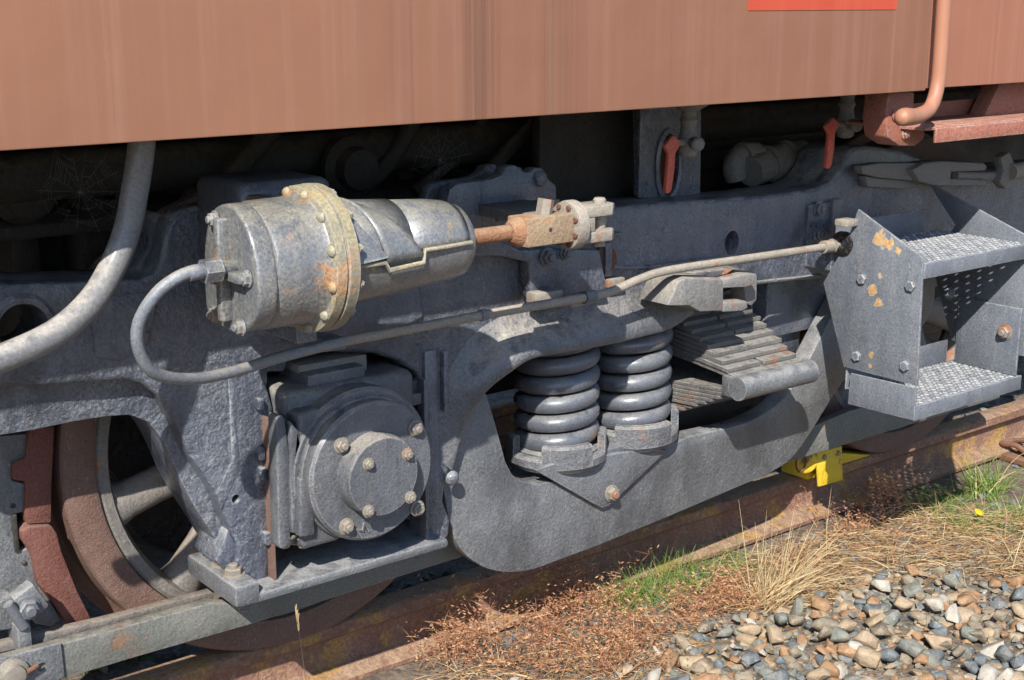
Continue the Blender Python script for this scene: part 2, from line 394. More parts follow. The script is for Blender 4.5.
def body_paint(name, base, dark, pale, red=None):
    t = NT(name)
    col = t.mix(t.ramp(t.noise(1.6, 5), .3, .7), base, tuple(x * 1.13 for x in base))
    s1 = t.noise(1, 6, .6, t.map((30, 1, .5)))
    col = t.mix(t.math('MULTIPLY', t.ramp(s1, .45, .80), .36), col, pale)
    s2 = t.noise(1, 5, .6, t.map((19, 1, .3), (3, 0, 0)))
    col = t.mix(t.math('MULTIPLY', t.ramp(s2, .58, .76), .5), col, pale)
    x, y, z = t.xyz()
    # oily run marks below one spot
    band = t.math('MULTIPLY', t.ramp(x, 1.22, 1.42), t.ramp(x, 1.52, 1.80, True))
    s3 = t.noise(1, 6, .65, t.map((150, 1, .8), (9, 0, 4)))
    col = t.mix(t.math('MULTIPLY', t.math('MULTIPLY', t.ramp(t.math('MULTIPLY', s3, t.ramp(t.noise(1, 3, .5, t.map((9, 1, .2), (5, 0, 1))), .25, .65)), .30, .60), band), .48), col, dark)
    s4 = t.noise(1, 6, .65, t.map((60, 1, .9), (1, 0, 2)))
    col = t.mix(t.math('MULTIPLY', t.ramp(s4, .58, .80), .30), col, dark)
    col = t.mix(t.math('MULTIPLY', t.ramp(t.noise(190, 2), .72, .78), .35), col, dark)
    t.l(col, t.b.inputs['Base Color'])
    t.b.inputs['Roughness'].default_value = .5; t.b.inputs['Specular IOR Level'].default_value = .35
    b1 = t.bump(t.noise(2.2, 3), .22, .035); b2 = t.bump(t.noise(170, 4), .07, .003, b1)
    t.l(b2, t.b.inputs['Normal'])
    return t.m
M['body'] = body_paint('faded_brown_paint', (.308, .143, .086), (.12, .072, .055), (.44, .25, .175))
M['body2'] = body_paint('worn_brown_paint', (.27, .115, .072), (.12, .06, .042), (.40, .21, .14))
M['band'] = body_paint('red_band_paint', (.42, .062, .03), (.3, .04, .02), (.5, .11, .06))
def ground_mat():
    t = NT('ballast_earth')
    c = t.mix(t.ramp(t.noise(14, 6), .35, .65), (.17, .125, .085), (.27, .21, .15))
    c = t.mix(t.ramp(t.noise(60, 5), .45, .7), c, (.10, .085, .07))
    t.l(c, t.b.inputs['Base Color']); t.b.inputs['Roughness'].default_value = .95
    t.l(t.bump(t.noise(70, 6, .65), .9, .02), t.b.inputs['Normal']); return t.m
M['ground'] = ground_mat()
def stone_mat(i, c1, c2):
    t = NT('ballast_stone_%d' % i)
    oi = t.n('ShaderNodeObjectInfo')
    off = t.n('ShaderNodeVectorMath', operation='ADD'); t.l(t.pos, off.inputs[0]); t.l(oi.outputs['Random'], off.inputs[1])
    c = t.mix(t.ramp(t.noise(45, 6, .6, off.outputs[0]), .3, .7), c1, c2)
    c = t.mix(t.math('MULTIPLY', t.ramp(t.noise(200, 3), .55, .75), .4), c, (.50, .46, .40))
    c = t.mix(t.math('MULTIPLY', t.ramp(t.noise(26, 4), .5, .75), .35), c, (.34, .22, .11))
    t.l(c, t.b.inputs['Base Color']); t.b.inputs['Roughness'].default_value = .8
    t.l(t.bump(t.noise(120, 6, .6), .6, .006), t.b.inputs['Normal']); return t.m
STONES = [stone_mat(0, (.125, .13, .108), (.215, .215, .18)), stone_mat(1, (.17, .135, .09), (.26, .215, .15)), stone_mat(2, (.27, .19, .115), (.37, .28, .18)),
          stone_mat(3, (.23, .12, .055), (.33, .195, .10)), stone_mat(4, (.085, .098, .10), (.16, .175, .175)), stone_mat(5, (.30, .27, .22), (.42, .38, .31))]
def plant_mat(name, c1, c2, tr=.3):
    t = NT(name)
    c = t.mix(t.ramp(t.noise(40, 3), .35, .65), c1, c2); t.l(c, t.b.inputs['Base Color'])
    t.b.inputs['Roughness'].default_value = .65
    tl = t.n('ShaderNodeBsdfTranslucent'); t.l(c, tl.inputs[0])
    ms = t.n('ShaderNodeMixShader'); ms.inputs[0].default_value = tr
    t.l(t.b.outputs[0], ms.inputs[1]); t.l(tl.outputs[0], ms.inputs[2])
    t.l(ms.outputs[0], t.t.nodes['Material Output'].inputs[0]); return t.m
M['straw'] = plant_mat('dry_straw', (.52, .38, .19), (.66, .52, .30))
M['strawb'] = plant_mat('brown_straw', (.30, .18, .085), (.44, .29, .14))
M['weed'] = plant_mat('dry_weed', (.44, .21, .10), (.60, .37, .19))
M['weedred'] = plant_mat('dry_weed_red', (.32, .115, .06), (.44, .20, .10))
M['grass'] = plant_mat('green_blade', (.12, .21, .03), (.22, .31, .06))
M['leafg'] = plant_mat('green_leaf', (.06, .12, .025), (.12, .19, .05))
M['flower'] = plant_mat('yellow_petals', (.75, .52, .01), (.8, .6, .03))
M['web'] = plant_mat('web_silk', (.5, .5, .5), (.7, .7, .7), .5)

# ------------------------------------------------------------------ ground
def gz(x, y):
    z = -.150 + .014 * mnoise.noise(Vector((x * 2.3, y * 2.3, 1.7))) + .008 * mnoise.noise(Vector((x * 9, y * 9, 4)))
    t = max(0, min(1, (-.18 - y) / .35)); z += .035 * t
    if -3 < x < 8: z += .012 * t * mnoise.noise(Vector((x * 4, y * 4, 9)))
    return z
def axis(a, b, step, far):
    v = list(np.arange(a, b, step)); f = step; out = [b]
    while out[-1] < far: f *= 1.5; out.append(out[-1] + f)
    f = step; lo = [a - step]
    while lo[-1] > -far: f *= 1.5; lo.append(lo[-1] - f)
    return lo[::-1] + v + out
gx, gy = axis(-.5, 6.5, .07, 400), axis(-1.8, .9, .06, 400)
gb = grid_bm([[Vector((x, y, gz(x, y))) for x in gx] for y in gy])
tag(finish('ground', gb, M['ground'], None, 60), 'brown earth and ballast bed beside the track', kind='structure')

# ------------------------------------------------------------------ rails
def rail(y0, label):
    r = thing('rail', label, 'rail', (2, y0, -.14), 'running rails')
    pr = [(-.036, -.004), (-.030, 0), (.030, 0), (.036, -.004), (.036, -.030), (.028, -.038), (.010, -.044), (.008, -.052), (.008, -.100), (.014, -.112), (.062, -.126), (.066, -.130), (.066, -.141),
          (-.066, -.141), (-.066, -.130), (-.062, -.126), (-.014, -.112), (-.008, -.100), (-.008, -.052), (-.010, -.044), (-.028, -.038), (-.036, -.030)]
    bm = bmesh.new(); xs = np.arange(-5, 12.01, .25); rows = [[bm.verts.new((x, y0 + a, b)) for a, b in pr] for x in xs]
    n = len(pr)
    for j in range(len(rows) - 1):
        for i in range(n): bm.faces.new((rows[j][i], rows[j][(i + 1) % n], rows[j + 1][(i + 1) % n], rows[j + 1][i]))
    bm.faces.new(rows[0]); bm.faces.new(rows[-1])
    finish('rail_section', bm, M['rail'], r, 40)
    return r
YR = .19
r1 = rail(YR, 'rusty near running rail under the locomotive wheels, beside the dry grass')
r2 = rail(YR + 1.14, 'far running rail hidden in the dark beneath the locomotive')
def clip(px, py, label):
    p = QZ(px, py, -.10); x = p.x
    c = thing('rail_clip', label, 'rail clip', (x, .10, -.15), 'rail clips')
    box('base_plate', (x - .07, .02, -.155), (x + .07, .135, -.133), M['rust'], c, .004)
    tube('spring_clip', [(x - .035, .03, -.13), (x - .035, .09, -.10), (x - .03, .145, -.110), (x, .16, -.112), (x + .03, .145, -.110), (x + .035, .09, -.098), (x + .035, .035, -.125)], .010, M['rust'], c, 8)
    bolt((x, .075, -.133), (0, 0, 1), .024, M['rust'], c)
clip(1008, 440, 'rusty rail clip at the right edge beyond the green grass')
clip(262, 668, 'rusty rail clip at the bottom edge below the axle box')
0 and clip(640, 560, 'rusty rail clip behind the green grass below the spring beam')

# ------------------------------------------------------------------ locomotive body
YB = -.45
ZB = QY(400, 125, YB).z
body = thing('locomotive_body', 'faded brown locomotive body side with rain streaks above the bogie', 'locomotive', (2, YB, ZB))
xs = QY(928, 60, YB).x
box('side_panel', (-4, YB, ZB), (xs, YB + .03, 3.3), M['body'], body, .003)
box('end_panel', (xs + .012, YB + .006, ZB + .004), (9, YB + .036, 3.3), M['body2'], body, .003)
box('seam_strip', (xs - .001, YB + .012, ZB + .002), (xs + .013, YB + .03, 3.3), M['dark'], body, 0)
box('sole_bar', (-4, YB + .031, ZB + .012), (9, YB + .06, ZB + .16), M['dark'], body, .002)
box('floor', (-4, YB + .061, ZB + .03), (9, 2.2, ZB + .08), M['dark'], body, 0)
box('far_panel', (-4, 2.2, ZB), (9, 2.23, 3.3), M['body'], body, 0)
box('roof', (-4, YB, 3.302), (9, 2.23, 3.36), M['body2'], body, 0)
xa, xb, zb = QY(748, 11, YB).x, QY(896, 9, YB).x, QY(820, 10, YB).z
box('painted_band', (xa, YB - .0015, zb), (xb, YB + .001, zb + .35), M['band'], body, 0)
dp = [(950, -90, -.49), (944, 0, -.49), (940, 60, -.49), (937, 88, -.49), (930, 108, -.495), (917, 116, -.505), (905, 117, -.515), (901, 117.5, -.517), (899, 117.5, -.518)]
tube('drain_pipe', [QY(a, b, c) for a, b, c in dp], [.0165] * 5 + [.018, .021, .018, .008], M['oxidepale'] if 'oxidepale' in M else M['body'], body, 14)
# red oxide brackets and shelf under the right end
br = thing('jacking_bracket', 'red oxide bracket with angle shelf hung under the body beside the drain pipe', 'bracket', QY(905, 120, -.38))
plate('hanger', [(889, 92), (915, 92), (914, 108), (925, 116), (925, 138), (916, 146), (900, 146), (888, 138), (886, 120)], -.40, .07, M['oxide'], br, bev=.006)
a, b = QY(934, 143, -.47), QY(1060, 122, -.47)
box('shelf', (QY(926, 122, -.47).x, -.47, a.z + .030), (4.2, -.24, a.z + .037), M['oxide'], br, .001)
box('shelf_lip', (a.x, -.474, a.z), (4.2, -.467, a.z + .034), M['oxide'], br, .002)
box('angle_rib', (QY(912, 118, -.3).x, -.30, a.z + .037), (QY(975, 118, -.3).x, -.293, a.z + .075), M['oxide'], br, .002)
plate('gusset', [(1000, 118), (984, 118), (1000, 84), (1080, 75), (1080, 118)], -.36, .05, M['oxide'], br, bev=.004)
bolt(QY(896, 115, -.402), (0, -1, 0), .012, M['oxide'], br)
bolt(QY(905, 134, -.402), (0, -1, 0), .011, M['oxide'], br)

def drain_cock(px, py, s, label):
    """funnel flange under the floor, valve body, red lever"""
    Y = -.16; p = QY(px, py, Y)
    t = thing('drain_cock', label, 'valve', p, 'drain cocks under the body')
    lathe('funnel', [(0, .016), (.02, .018), (.035, .045), (.055, .058), (.062, .058)], p, (0, 0, 1), M['rigging'], t, 20)
    lathe('valve_body', [(-.085, .012), (-.08, .02), (-.05, .026), (-.03, .02), (-.012, .017), (0, .022), (.012, .016)], p, (0, 0, 1), M['rigging'], t, 16)
    lathe('boss', [(0, .014), (.03, .016), (.035, .012)], p + Vector((-.005, -.02, -.05)), (-.4, -1, 0), M['rigging'], t, 12)
    tube('spindle', [p + Vector((0, 0, -.05)), QY(px - 16 * s, py + 23 * s, Y - .05)], .008, M['rigging'], t, 8, smoothpath=False)
    h = [(-15 , 15), (-7, 23), (-13, 33), (-14, 50), (-17, 70), (-20, 74), (-23, 73), (-22, 60), (-20, 34), (-24, 26)]
    lp = [QY(px + a * s, py + b * s, Y - .06) for a, b in h]
    finish('handle', prism(lp, (0, .012, 0), (), .003), M['redpaint'], t)
drain_cock(689, 120, 1.0, 'drain cock with red lever hanging in front of the slotted post')
drain_cock(847, 104, .88, 'drain cock with red lever left of the red oxide bracket')

# ------------------------------------------------------------------ bogie frame
YF = -.09
fr = thing('bogie_frame', 'heavy dark cast steel bogie frame with axle box jaws', 'bogie frame', (1.4, 0, .2))
TOP = [(-90, 291), (0, 285), (60, 283.5), (110, 281.5)] + [V2(p) for p in cr([(140, 279), (152, 274), (161, 258), (165, 236), (172, 219), (185, 210), (200, 206)], 3)] + \
      [(330, 205), (350, 214), (450, 217), (560, 214), (607, 208.5), (662, 203), (725, 199), (770, 195)] + \
      [V2(p) for p in cr([(800, 191), (818, 188), (833, 180), (842, 168), (848, 154), (862, 146), (900, 150)], 3)] + [(960, 172), (1090, 160)]
BR = [(1090, 268), (960, 272), (822, 277), (757, 284), (700, 291)]
ARCH = [(690, 313), (670, 329), (645, 336), (602, 346), (560, 353), (532, 359), (512, 371), (487, 391), (470, 414), (462, 434), (457, 455), (450, 471)]
PEDR = [(446, 486), (444, 502), (451, 520), (450, 537), (440, 547), (423, 550)]
JAW = [(423, 385), (414, 372), (400, 362), (375, 354), (330, 352), (290, 357), (268, 365), (262, 373), (270, 394), (275, 410), (270, 420), (270, 586)]
PEDL = [(240, 594), (236, 568), (238, 545), (226, 520), (215, 492), (190, 456), (175, 422), (160, 397), (142, 384), (125, 380.5), (87, 384), (0, 388), (-90, 393)]
plate('side_casting', TOP + BR + ARCH + PEDR + JAW + PEDL, YF, .06, M['cast'], fr, holes=[(22, 328, .043), (732, 243, .026, 1.2), (236, 499, .009), (446, 447, .010)], bev=.011, seg=3)
# deeper web behind the face
TB = [(p[0], p[1] + 1.5, YF) for p in TOP]
LOW = [(-90, 448), (0, 436), (32, 431), (75, 422), (107, 417), (130, 415.5)]
webl = TB[:18] + [(300, 300), (285, 372), (268, 372), (268, 470), (262, 560), (236, 575)] + [(212, 534), (195, 508), (181, 482), (166, 448), (158, 434), (147, 422)] + LOW[::-1]
plate('inner_web', webl, -.045, .115, M['cast'], fr, holes=[(20.5, 327, .040)], bev=.006)
webr = [p for p in TB if p[0] > 345] + [(1090, 262), (822, 272), (700, 285), (660, 300), (600, 318), (540, 330), (490, 350), (450, 380), (430, 380), (420, 350), (380, 340), (345, 320)]
plate('inner_web', webr, -.031, .105, M['cast'], fr, holes=[(731, 242.5, .030, 1.15)], bev=.008)
# raised collar round the left hole
c = QY(22, 328, YF)
finish('hole_collar', ring_bm([(0, .043), (.008, .044), (.010, .052), (.003, .060), (-.004, .060)], c, (0, -1, 0), 32), M['cast'], fr, 40)
# arch flaring out over the coil springs
bt = [(452, 471), (462, 434), (470, 414), (487, 391), (512, 371), (532, 359), (560, 353), (602, 346), (645, 336), (670, 329), (694, 313)]
md = [(438, 458), (443, 424), (451, 401), (466, 376), (490, 352), (516, 338), (552, 330), (600, 322), (642, 312), (670, 304), (696, 298)]
tp = [(434, 455), (436, 418), (440, 388), (452, 358), (474, 330), (505, 312), (550, 298), (598, 288), (638, 280), (668, 276), (700, 274)]
yb_ = [-.096, -.102, -.116, -.140, -.158, -.160, -.152, -.140, -.128, -.122, -.118]
def rowpts(pts, ys): return cr([QY(p[0], p[1], y) for p, y in zip(pts, ys)], 4)
def lerp2(a, b, t): return [(p[0] + (q[0] - p[0]) * t, p[1] + (q[1] - p[1]) * t) for p, q in zip(a, b)]
yt_ = [YF + .004] * 11
def yy(t): return [a + (b - a) * t for a, b in zip(yt_, yb_)]
rws = [rowpts(lerp2(tp, bt, t), yy(u)) for t, u in ((-.12, -.06), (0, .02), (.2, .16), (.42, .42), (.62, .72), (.8, .93), (.92, 1.0), (.985, .97), (1.0, .88))]
under = [p + Vector((0, .03 if i < 12 else .06, .012)) for i, p in enumerate(rws[-1])]
rws.append(under)
finish('spring_arch', grid_bm(rws), M['casttop'], fr, 50)
# spring cap plate closing the arch from above
a0 = QY(512, 346, -.17); b0 = QY(690, 310, -.17)
box('spring_cap', (a0.x - .02, -.08, a0.z - .02), (b0.x, .13, a0.z + .03), M['dark'], fr, .004)
# cast beads along the lower edges
0 and tube('cast_bead', [QY(a, b, YF + .0015) for a, b in [(-60, 391), (0, 387), (87, 383), (125, 380), (143, 384), (161, 398), (176, 423), (191, 457), (216, 493), (227, 520)]], .0045, M['cast'], fr, 8)
tube('cast_bead', [QY(a, b, YF - .001) for a, b in [(702, 289), (757, 282.5), (790, 279), (821, 276)]], .0055, M['casttop'], fr, 8)
tube('cast_bead', [QY(a, b, YF - .001) for a, b in [(600, 262), (622, 268), (660, 266), (720, 258)]], .005, M['cast'], fr, 8)
plate('cast_pad', [(286, 300), (420, 280), (425, 318), (400, 330), (330, 340), (290, 345)], YF - .010, .02, M['cast'], fr, bev=.008, seg=3)
plate('cast_pad', [(90, 300), (150, 292), (160, 300), (150, 345), (120, 362), (96, 358)], YF - .007, .02, M['cast'], fr, bev=.007, seg=3)
# ribs and wear strips on the jaws
boxq('wear_strip', (268, 418), (277.5, 585), -.115, -.02, M['tyre'], fr, .002)
boxq('jaw_rib', (425, 352), (440, 540), -.102, -.08, M['cast'], fr, .006)
boxq('jaw_rib', (444, 352), (449, 412), -.106, -.085, M['cast'], fr, .004)
0 and plate('jaw_gusset', [(447, 346), (457, 352), (460, 385), (454, 412), (447, 418)], -.101, .02, M['cast'], fr, bev=.005)
plate('jaw_rib', [(228, 372), (234, 372), (240, 470), (222, 510), (216, 494), (232, 460)], -.0925, .03, M['cast'], fr, bev=.0045)
for q in ((261, 405), (262, 455), (264, 475), (268, 540)): boxq('lug', (q[0] - 3, q[1] - 6), (q[0] + 4, q[1] + 5), -.108, -.08, M['cast'], fr, .004)
bolt(QY(452, 478, -.10), (0, -1, 0), .016, M['cast'], fr, 'dome')
# binder under the axle box and tie bar
z1, z0 = QY(240, 597, -.15).z, QY(236, 607, -.15).z
bx0 = QY(237, 600, -.15).x; bx1 = QY(449, 545, -.15).x
box('binder', (bx0, -.15, z0 - .006), (bx1, .045, z1 - .004), M['plate'], fr, .007)
box('binder_block', (bx0 - .004, -.152, z0 - .004), (bx0 + .05, .062, z1 + .022), M['plate'], fr, .008)
for px, py, Y in ((222, 575, -.03), (234, 579, -.09)): 
    p = QY(px, py, Y); bolt((p.x, Y, z1 + .02), (0, 0, 1), .018, M['zinc'], fr)
for px in (247, 425):
    p = QY(px, 600, -.12); bolt((p.x, -.105, z0 - .006), (0, 0, -1), .020, M['darknut'], fr)
plate('jaw_foot', [(236, 545), (244, 552), (246, 594), (238, 597), (226, 570), (215, 562), (222, 545), (229, 528)], -.075, .10, M['cast'], fr, bev=.008)
tzt = lambda px: 660 - (px - 0) * .2755 if px < 240 else 604 - (px - 240) * .312
plate('tie_bar', [(-60, 676), (62, 644), (212, 603), (240, 604), (330, 578), (446, 541), (560, 505), (560, 528), (446, 562), (340, 596), (256, 623), (140, 656), (64, 679), (-60, 712)], .005, .03, M['green'], fr, bev=.003)
plate('tie_bar_splice', [(-60, 674), (61, 643), (65, 678), (-60, 711)], -.003, .0075, M['plate'], fr, bev=.002, holes=[(42, 667, .009)])
lathe('splice_pin', [(0, .030), (.008, .030), (.012, .022), (.02, .020), (.022, .012)], QY(12, 673, -.003), (0, -1, 0), M['zinc'], fr, 18)
tube('cotter_pin', [QY(26, 673, -.016), QY(38, 665, -.016)], .005, M['rust'], fr, 8, smoothpath=False)
plate('brake_rod', [(-60, 658), (0, 644.5), (110, 619), (214, 591.5), (214, 599), (110, 627), (0, 653), (-60, 668)], .07, .025, M['wheelgrey'], fr, bev=.002)
boxq('rod_keeper', (17, 628), (33, 650), .04, .1, M['plate'], fr, .003)
# lever bracket on top of the frame
LB = [(447, 252), (447, 200), (450, 190), (457, 184), (492, 179), (502, 175), (507, 167), (516, 165), (525, 172), (530, 172.5), (535, 168), (543, 168), (550, 180), (557, 186), (557, 200),
      (530, 201), (498, 206), (496, 213), (496, 240), (520, 250), (600, 250), (608, 292), (560, 300), (536, 302), (531, 298), (529, 262), (500, 256), (480, 256)]
plate('lever_bracket', LB, -.135, .035, M['cast'], fr, bev=.005)
plate('lever_bracket', [(p[0] - 22, p[1] - 1, -.06) for p in LB[1:16]] + [(486, 222, -.06), (430, 222, -.06)], -.062, .03, M['cast'], fr, bev=.004)
boxq('lever_slot', (498, 206), (560, 214), -.12, -.04, M['rigging'], fr, .003)
bolt(QY(540, 179, -.137), (0, -1, 0), .017, M['cast'], fr, 'dome')
bolt(QY(547, 257, -.137), (0, -1, 0), .017, M['darknut'], fr); bolt(QY(565, 253, -.137), (0, -1, 0), .012, M['darknut'], fr)
boxq('bracket_ledge', (536, 294), (563, 301), -.165, -.13, M['pipedust'], fr, .003)
boxq('bracket_ledge', (572, 297), (598, 303), -.195, -.16, M['pipedust'], fr, .003)
boxq('bracket_ledge', (609, 280), (625, 285.5), -.12, -.08, M['pipedust'], fr, .002)
boxq('bracket_ledge', (594, 236), (622, 240), -.13, -.08, M['cast'], fr, .002)
lathe('pin_end', [(0, .035), (.008, .035), (.012, .028)], QY(603, 260, -.091), (0, -1, 0), M['rust'], fr, 24)
boxq('pin_keeper', (606, 243), (612, 276), -.112, -.09, M['cast'], fr, .002)
# bolted strip at the right end of the beam
boxq('end_strip', (809, 205), (833, 262), YF - .008, YF + .01, M['cast'], fr, .003)
for py in (209, 234, 260): bolt(QY(818, py, YF - .008), (0, -1, 0), .016, M['cast'], fr)
boxq('end_rib', (834, 200), (842, 232), YF - .02, YF + .01, M['casttop'], fr, .004)
# slotted post and cross panel above the beam
pst = [(641, 100), (701, 100), (700, 196), (643, 198)]
ZC = QY(668, 165, .04)
lp = [QY(a, b, .04) for a, b in pst]
ell = [Vector((ZC.x + .040 * math.cos(a * math.pi / 12), .04, ZC.z + .085 * math.sin(a * math.pi / 12))) for a in range(24)]
finish('slotted_post', prism(lp, (0, .03, 0), [ell], 0), M['cast'], fr)
finish('slot_rim', tube_bm([Vector((e.x, .038, e.z)) for e in ell] + [Vector((ell[0].x, .038, ell[0].z))], .008, 6, smoothpath=False), M['cast'], fr, 50)
boxq('slot_back', (645, 112), (697, 195), .10, .12, M['rust'], fr, .0)
boxq('cross_panel', (540, 100), (641, 200), .11, .14, M['dark'], fr, .004)
boxq('post_flange', (641, 100), (648, 197), .02, .04, M['cast'], fr, .003)
# hanger bracket with open jaw right of the springs (sunlit)
hb = thing('hanger_bracket', 'sunlit dusty grey hanger bracket with an open jaw right of the coil springs', 'bracket', QY(715, 300, -.2))
Yh = -.215
plate('block', [(668, 306), (678, 282), (686, 277.5), (724, 279), (724, 311), (700, 312), (690, 306)], Yh, .10, M['jawlit'], hb, bev=.006)
plate('upper_arm', [(723, 280), (745, 274), (757, 274), (757, 284), (746, 287), (723, 288)], Yh + .001, .04, M['jawlit'], hb, bev=.003)
plate('lower_arm', [(723, 303), (747, 301), (748, 308), (742, 311), (723, 312)], Yh + .001, .05, M['jawlit'], hb, bev=.003)
plate('rear_jaw', [(735, 270), (752, 272), (757.5, 276), (757, 300), (752, 306), (747, 304), (744, 286), (728, 281)], Yh + .045, .05, M['jawlit'], hb, bev=.004)
plate('stem', [(670, 300), (672, 280), (700, 272), (740, 268), (735, 282), (700, 296)], Yh + .075, .09, M['casttop'], hb, bev=.004)

# ------------------------------------------------------------------ wheels
AX, AZ, RW, YW = 1.376, .4975, .4975, .127
def wheel(x, label):
    t = thing('wheel', label, 'wheel', (x, YW, 0), 'bogie wheels')
    o = (x, 0, AZ)
    P = [(YW + .010, RW), (YW + .098, RW + .003), (YW + .108, RW + .012), (YW + .116, RW + .027), (YW + .132, RW + .029), (YW + .140, RW + .018), (YW + .140, .43), (YW + .03, .428), (YW + .002, .430), (YW, .434), (YW, RW - .012), (YW + .003, RW - .004)]
    finish('tyre', ring_bm([(a, b) for a, b in P], o, (0, 1, 0), 96), M['tyre'], t, 30)
    P = [(YW + .012, .4275), (YW + .006, .420), (YW + .008, .402), (YW + .030, .392), (YW + .10, .392), (YW + .13, .4275)]
    finish('rim', ring_bm(P, o, (0, 1, 0), 96), M['wheelgrey'], t, 40)
    lathe('hub', [(YW - .02, .09), (YW - .01, .11), (YW + .02, .13), (YW + .12, .13), (YW + .14, .10)], o, (0, 1, 0), M['wheelgrey'], t, 40)
    for k in range(10):
        a = R(194.5 + 36 * k) ; d = Vector((math.cos(a), 0, math.sin(a)))
        c = Vector((x, YW + .055, AZ)); bm = bmesh.new(); rows = []
        for s, wd, th in ((.10, .050, .045), (.20, .042, .036), (.30, .038, .034), (.365, .041, .036), (.40, .055, .040)):
            side = Vector((-d.z, 0, d.x)); rows.append([bm.verts.new(c + d * s + side * wd * math.cos(b) + Vector((0, th * math.sin(b), 0))) for b in [2 * math.pi * i / 14 for i in range(14)]])
        for j in range(4):
            for i in range(14): bm.faces.new((rows[j][i], rows[j][(i + 1) % 14], rows[j + 1][(i + 1) % 14], rows[j + 1][i]))
        bm.faces.new(rows[0]); bm.faces.new(rows[-1]); finish('spoke', bm, M['wheelgrey'], t, 60)
    return t
wheel(AX, 'rusty spoked wheel behind the left jaw, next to the red brake shoes')
X2W = QY(900, 448, YW).x
wheel(X2W, 'wheel mostly hidden behind the footstep at the right')
# greasy gear case behind the near wheel
gc = thing('traction_motor', 'black greasy traction motor casing behind the wheel spokes', 'motor', (AX, .5, .15))
bm = lathe_bm([(.30, .30), (.31, .36), (.50, .38), (.9, .38), (.95, .3)], (AX, 0, AZ + .02), (0, 1, 0), 40, fn=lambda a, s: 1 + .05 * math.sin(5 * a) + .03 * math.sin(11 * a + s * 9))
finish('gear_case', bm, M['grease'], gc, 50)
lathe('axle', [(.0, .08), (1.3, .08)], (AX, .0, AZ), (0, 1, 0), M['grease'], gc, 24)
g2 = thing('traction_motor', 'dark motor casing behind the right hand wheel', 'motor', (X2W, .5, .15))
bm = lathe_bm([(.30, .30), (.31, .36), (.50, .38), (.9, .38), (.95, .3)], (X2W, 0, AZ + .02), (0, 1, 0), 40, fn=lambda a, s: 1 + .05 * math.sin(5 * a))
finish('gear_case', bm, M['grease'], g2, 50)

# ------------------------------------------------------------------ brake shoes and head, left
YS = .135
sh = plate('brake_shoe', [(30, 430), (55, 426), (53.5, 460), (52, 485), (51.5, 523), (28, 524.5), (25, 510), (26, 482), (12.5, 480), (12.5, 463.5), (26, 458.5), (28, 440)], YS, .085, M['shoe'], None, bev=.004)
tag(sh, 'upper rusty red brake shoe with a side lug, by the wheel rim', 'brake shoe', 'brake shoes')
lw = [(22, 532), (30, 527), (52, 526), (57, 533), (62, 552), (77, 590), (91, 618), (90, 621), (68, 626), (64, 618), (50, 598), (38, 583), (34, 560), (30, 550), (23, 541)]
sh = plate('brake_shoe', lw, YS - .01, .085, M['shoe'], None, bev=.004)
tag(sh, 'lower rusty red brake shoe slanting along the wheel rim', 'brake shoe', 'brake shoes')
bh = thing('brake_hanger', 'grey brake hanger casting holding the red shoes at the left edge', 'brake hanger', QY(10, 620, .12))
plate('head_casting', [(-50, 440), (27, 434), (25, 458), (12, 462), (12, 481), (25, 484), (25, 512), (12, 515), (14, 540), (18, 552), (30, 548), (34, 562), (40, 578), (37, 583), (50, 600), (61, 619), (52, 627), (36, 624), (20, 600), (-50, 620)], .145, .06, M['plate'], bh, bev=.004)
plate('slack_plate', [(-50, 600), (-5, 604), (14, 596), (22, 604), (26, 616), (18, 628), (-50, 640)], .07, .05, M['plate'], bh, bev=.004)
plate('lug', [(13, 600), (34, 584), (50, 606), (30, 622)], .05, .035, M['plate'], bh, bev=.005)
bolt(QY(27, 608, .05), (0, -1, 0), .020, M['darknut'], bh)
tube('spring_pin', [QY(8, 604, .04), QY(24, 627, .04)], .011, M['darknut'], bh, 10, smoothpath=False)
for q in ((13, 506), (24, 563)): bolt(QY(q[0], q[1], .144), (0, -1, 0), .005, M['dark'], bh, 'dome', 'rivet')
boxq('retaining_key', (12, 516), (20, 552), .14, .2, M['dark'], bh, .001)

# ------------------------------------------------------------------ axle box
ab = thing('axle_box', 'grey roller bearing axle box with round bolted cover between the frame jaws', 'axle box', (AX, -.1, AZ - .2))
A0 = Vector((AX, 0, AZ))
box('housing_step', (AX - .140, -.168, AZ - .145), (AX - .05, -.10, AZ + .135), M['box'], ab, .012, 3)
box('housing', (AX - .145, -.13, AZ - .155), (AX + .160, .03, AZ + .165), M['box'], ab, .02, 3)
finish('top_ring', lathe_bm([(.02, .10), (.02, .160), (.165, .162), (.173, .156), (.173, .10)], A0, (0, -1, 0), 48, R(-12), R(192), caps=False), M['box'], ab, 35)
lathe('barrel', [(-.02, .145), (.15, .148), (.172, .148), (.180, .146), (.182, .144)], A0, (0, -1, 0), M['box'], ab, 64)
covr = lathe('cover', [(.176, .142), (.204, .142), (.210, .136), (.211, .08)], A0, (0, -1, 0), M['box'], ab, 64)
capo = lathe('cap', [(.208, .086), (.214, .083), (.244, .0815), (.249, .078), (.250, .05)], A0, (0, -1, 0), M['box'], ab, 56)
for q in ((341, 445), (415, 428), (346, 526), (417, 508)): bolt(QY(q[0], q[1], -.211), (0, -1, 0), .0135, M['zinc'], covr)
for q in ((368, 464), (407, 454), (368, 511), (410, 497)): bolt(QY(q[0], q[1], -.25), (0, -1, 0), .0105, M['zinc'], capo)
plate('side_flange', [(276, 418), (281, 415), (285, 418), (288, 440), (291, 470), (291, 545), (284, 550), (279, 548)], -.165, .035, M['box'], ab, bev=.005)
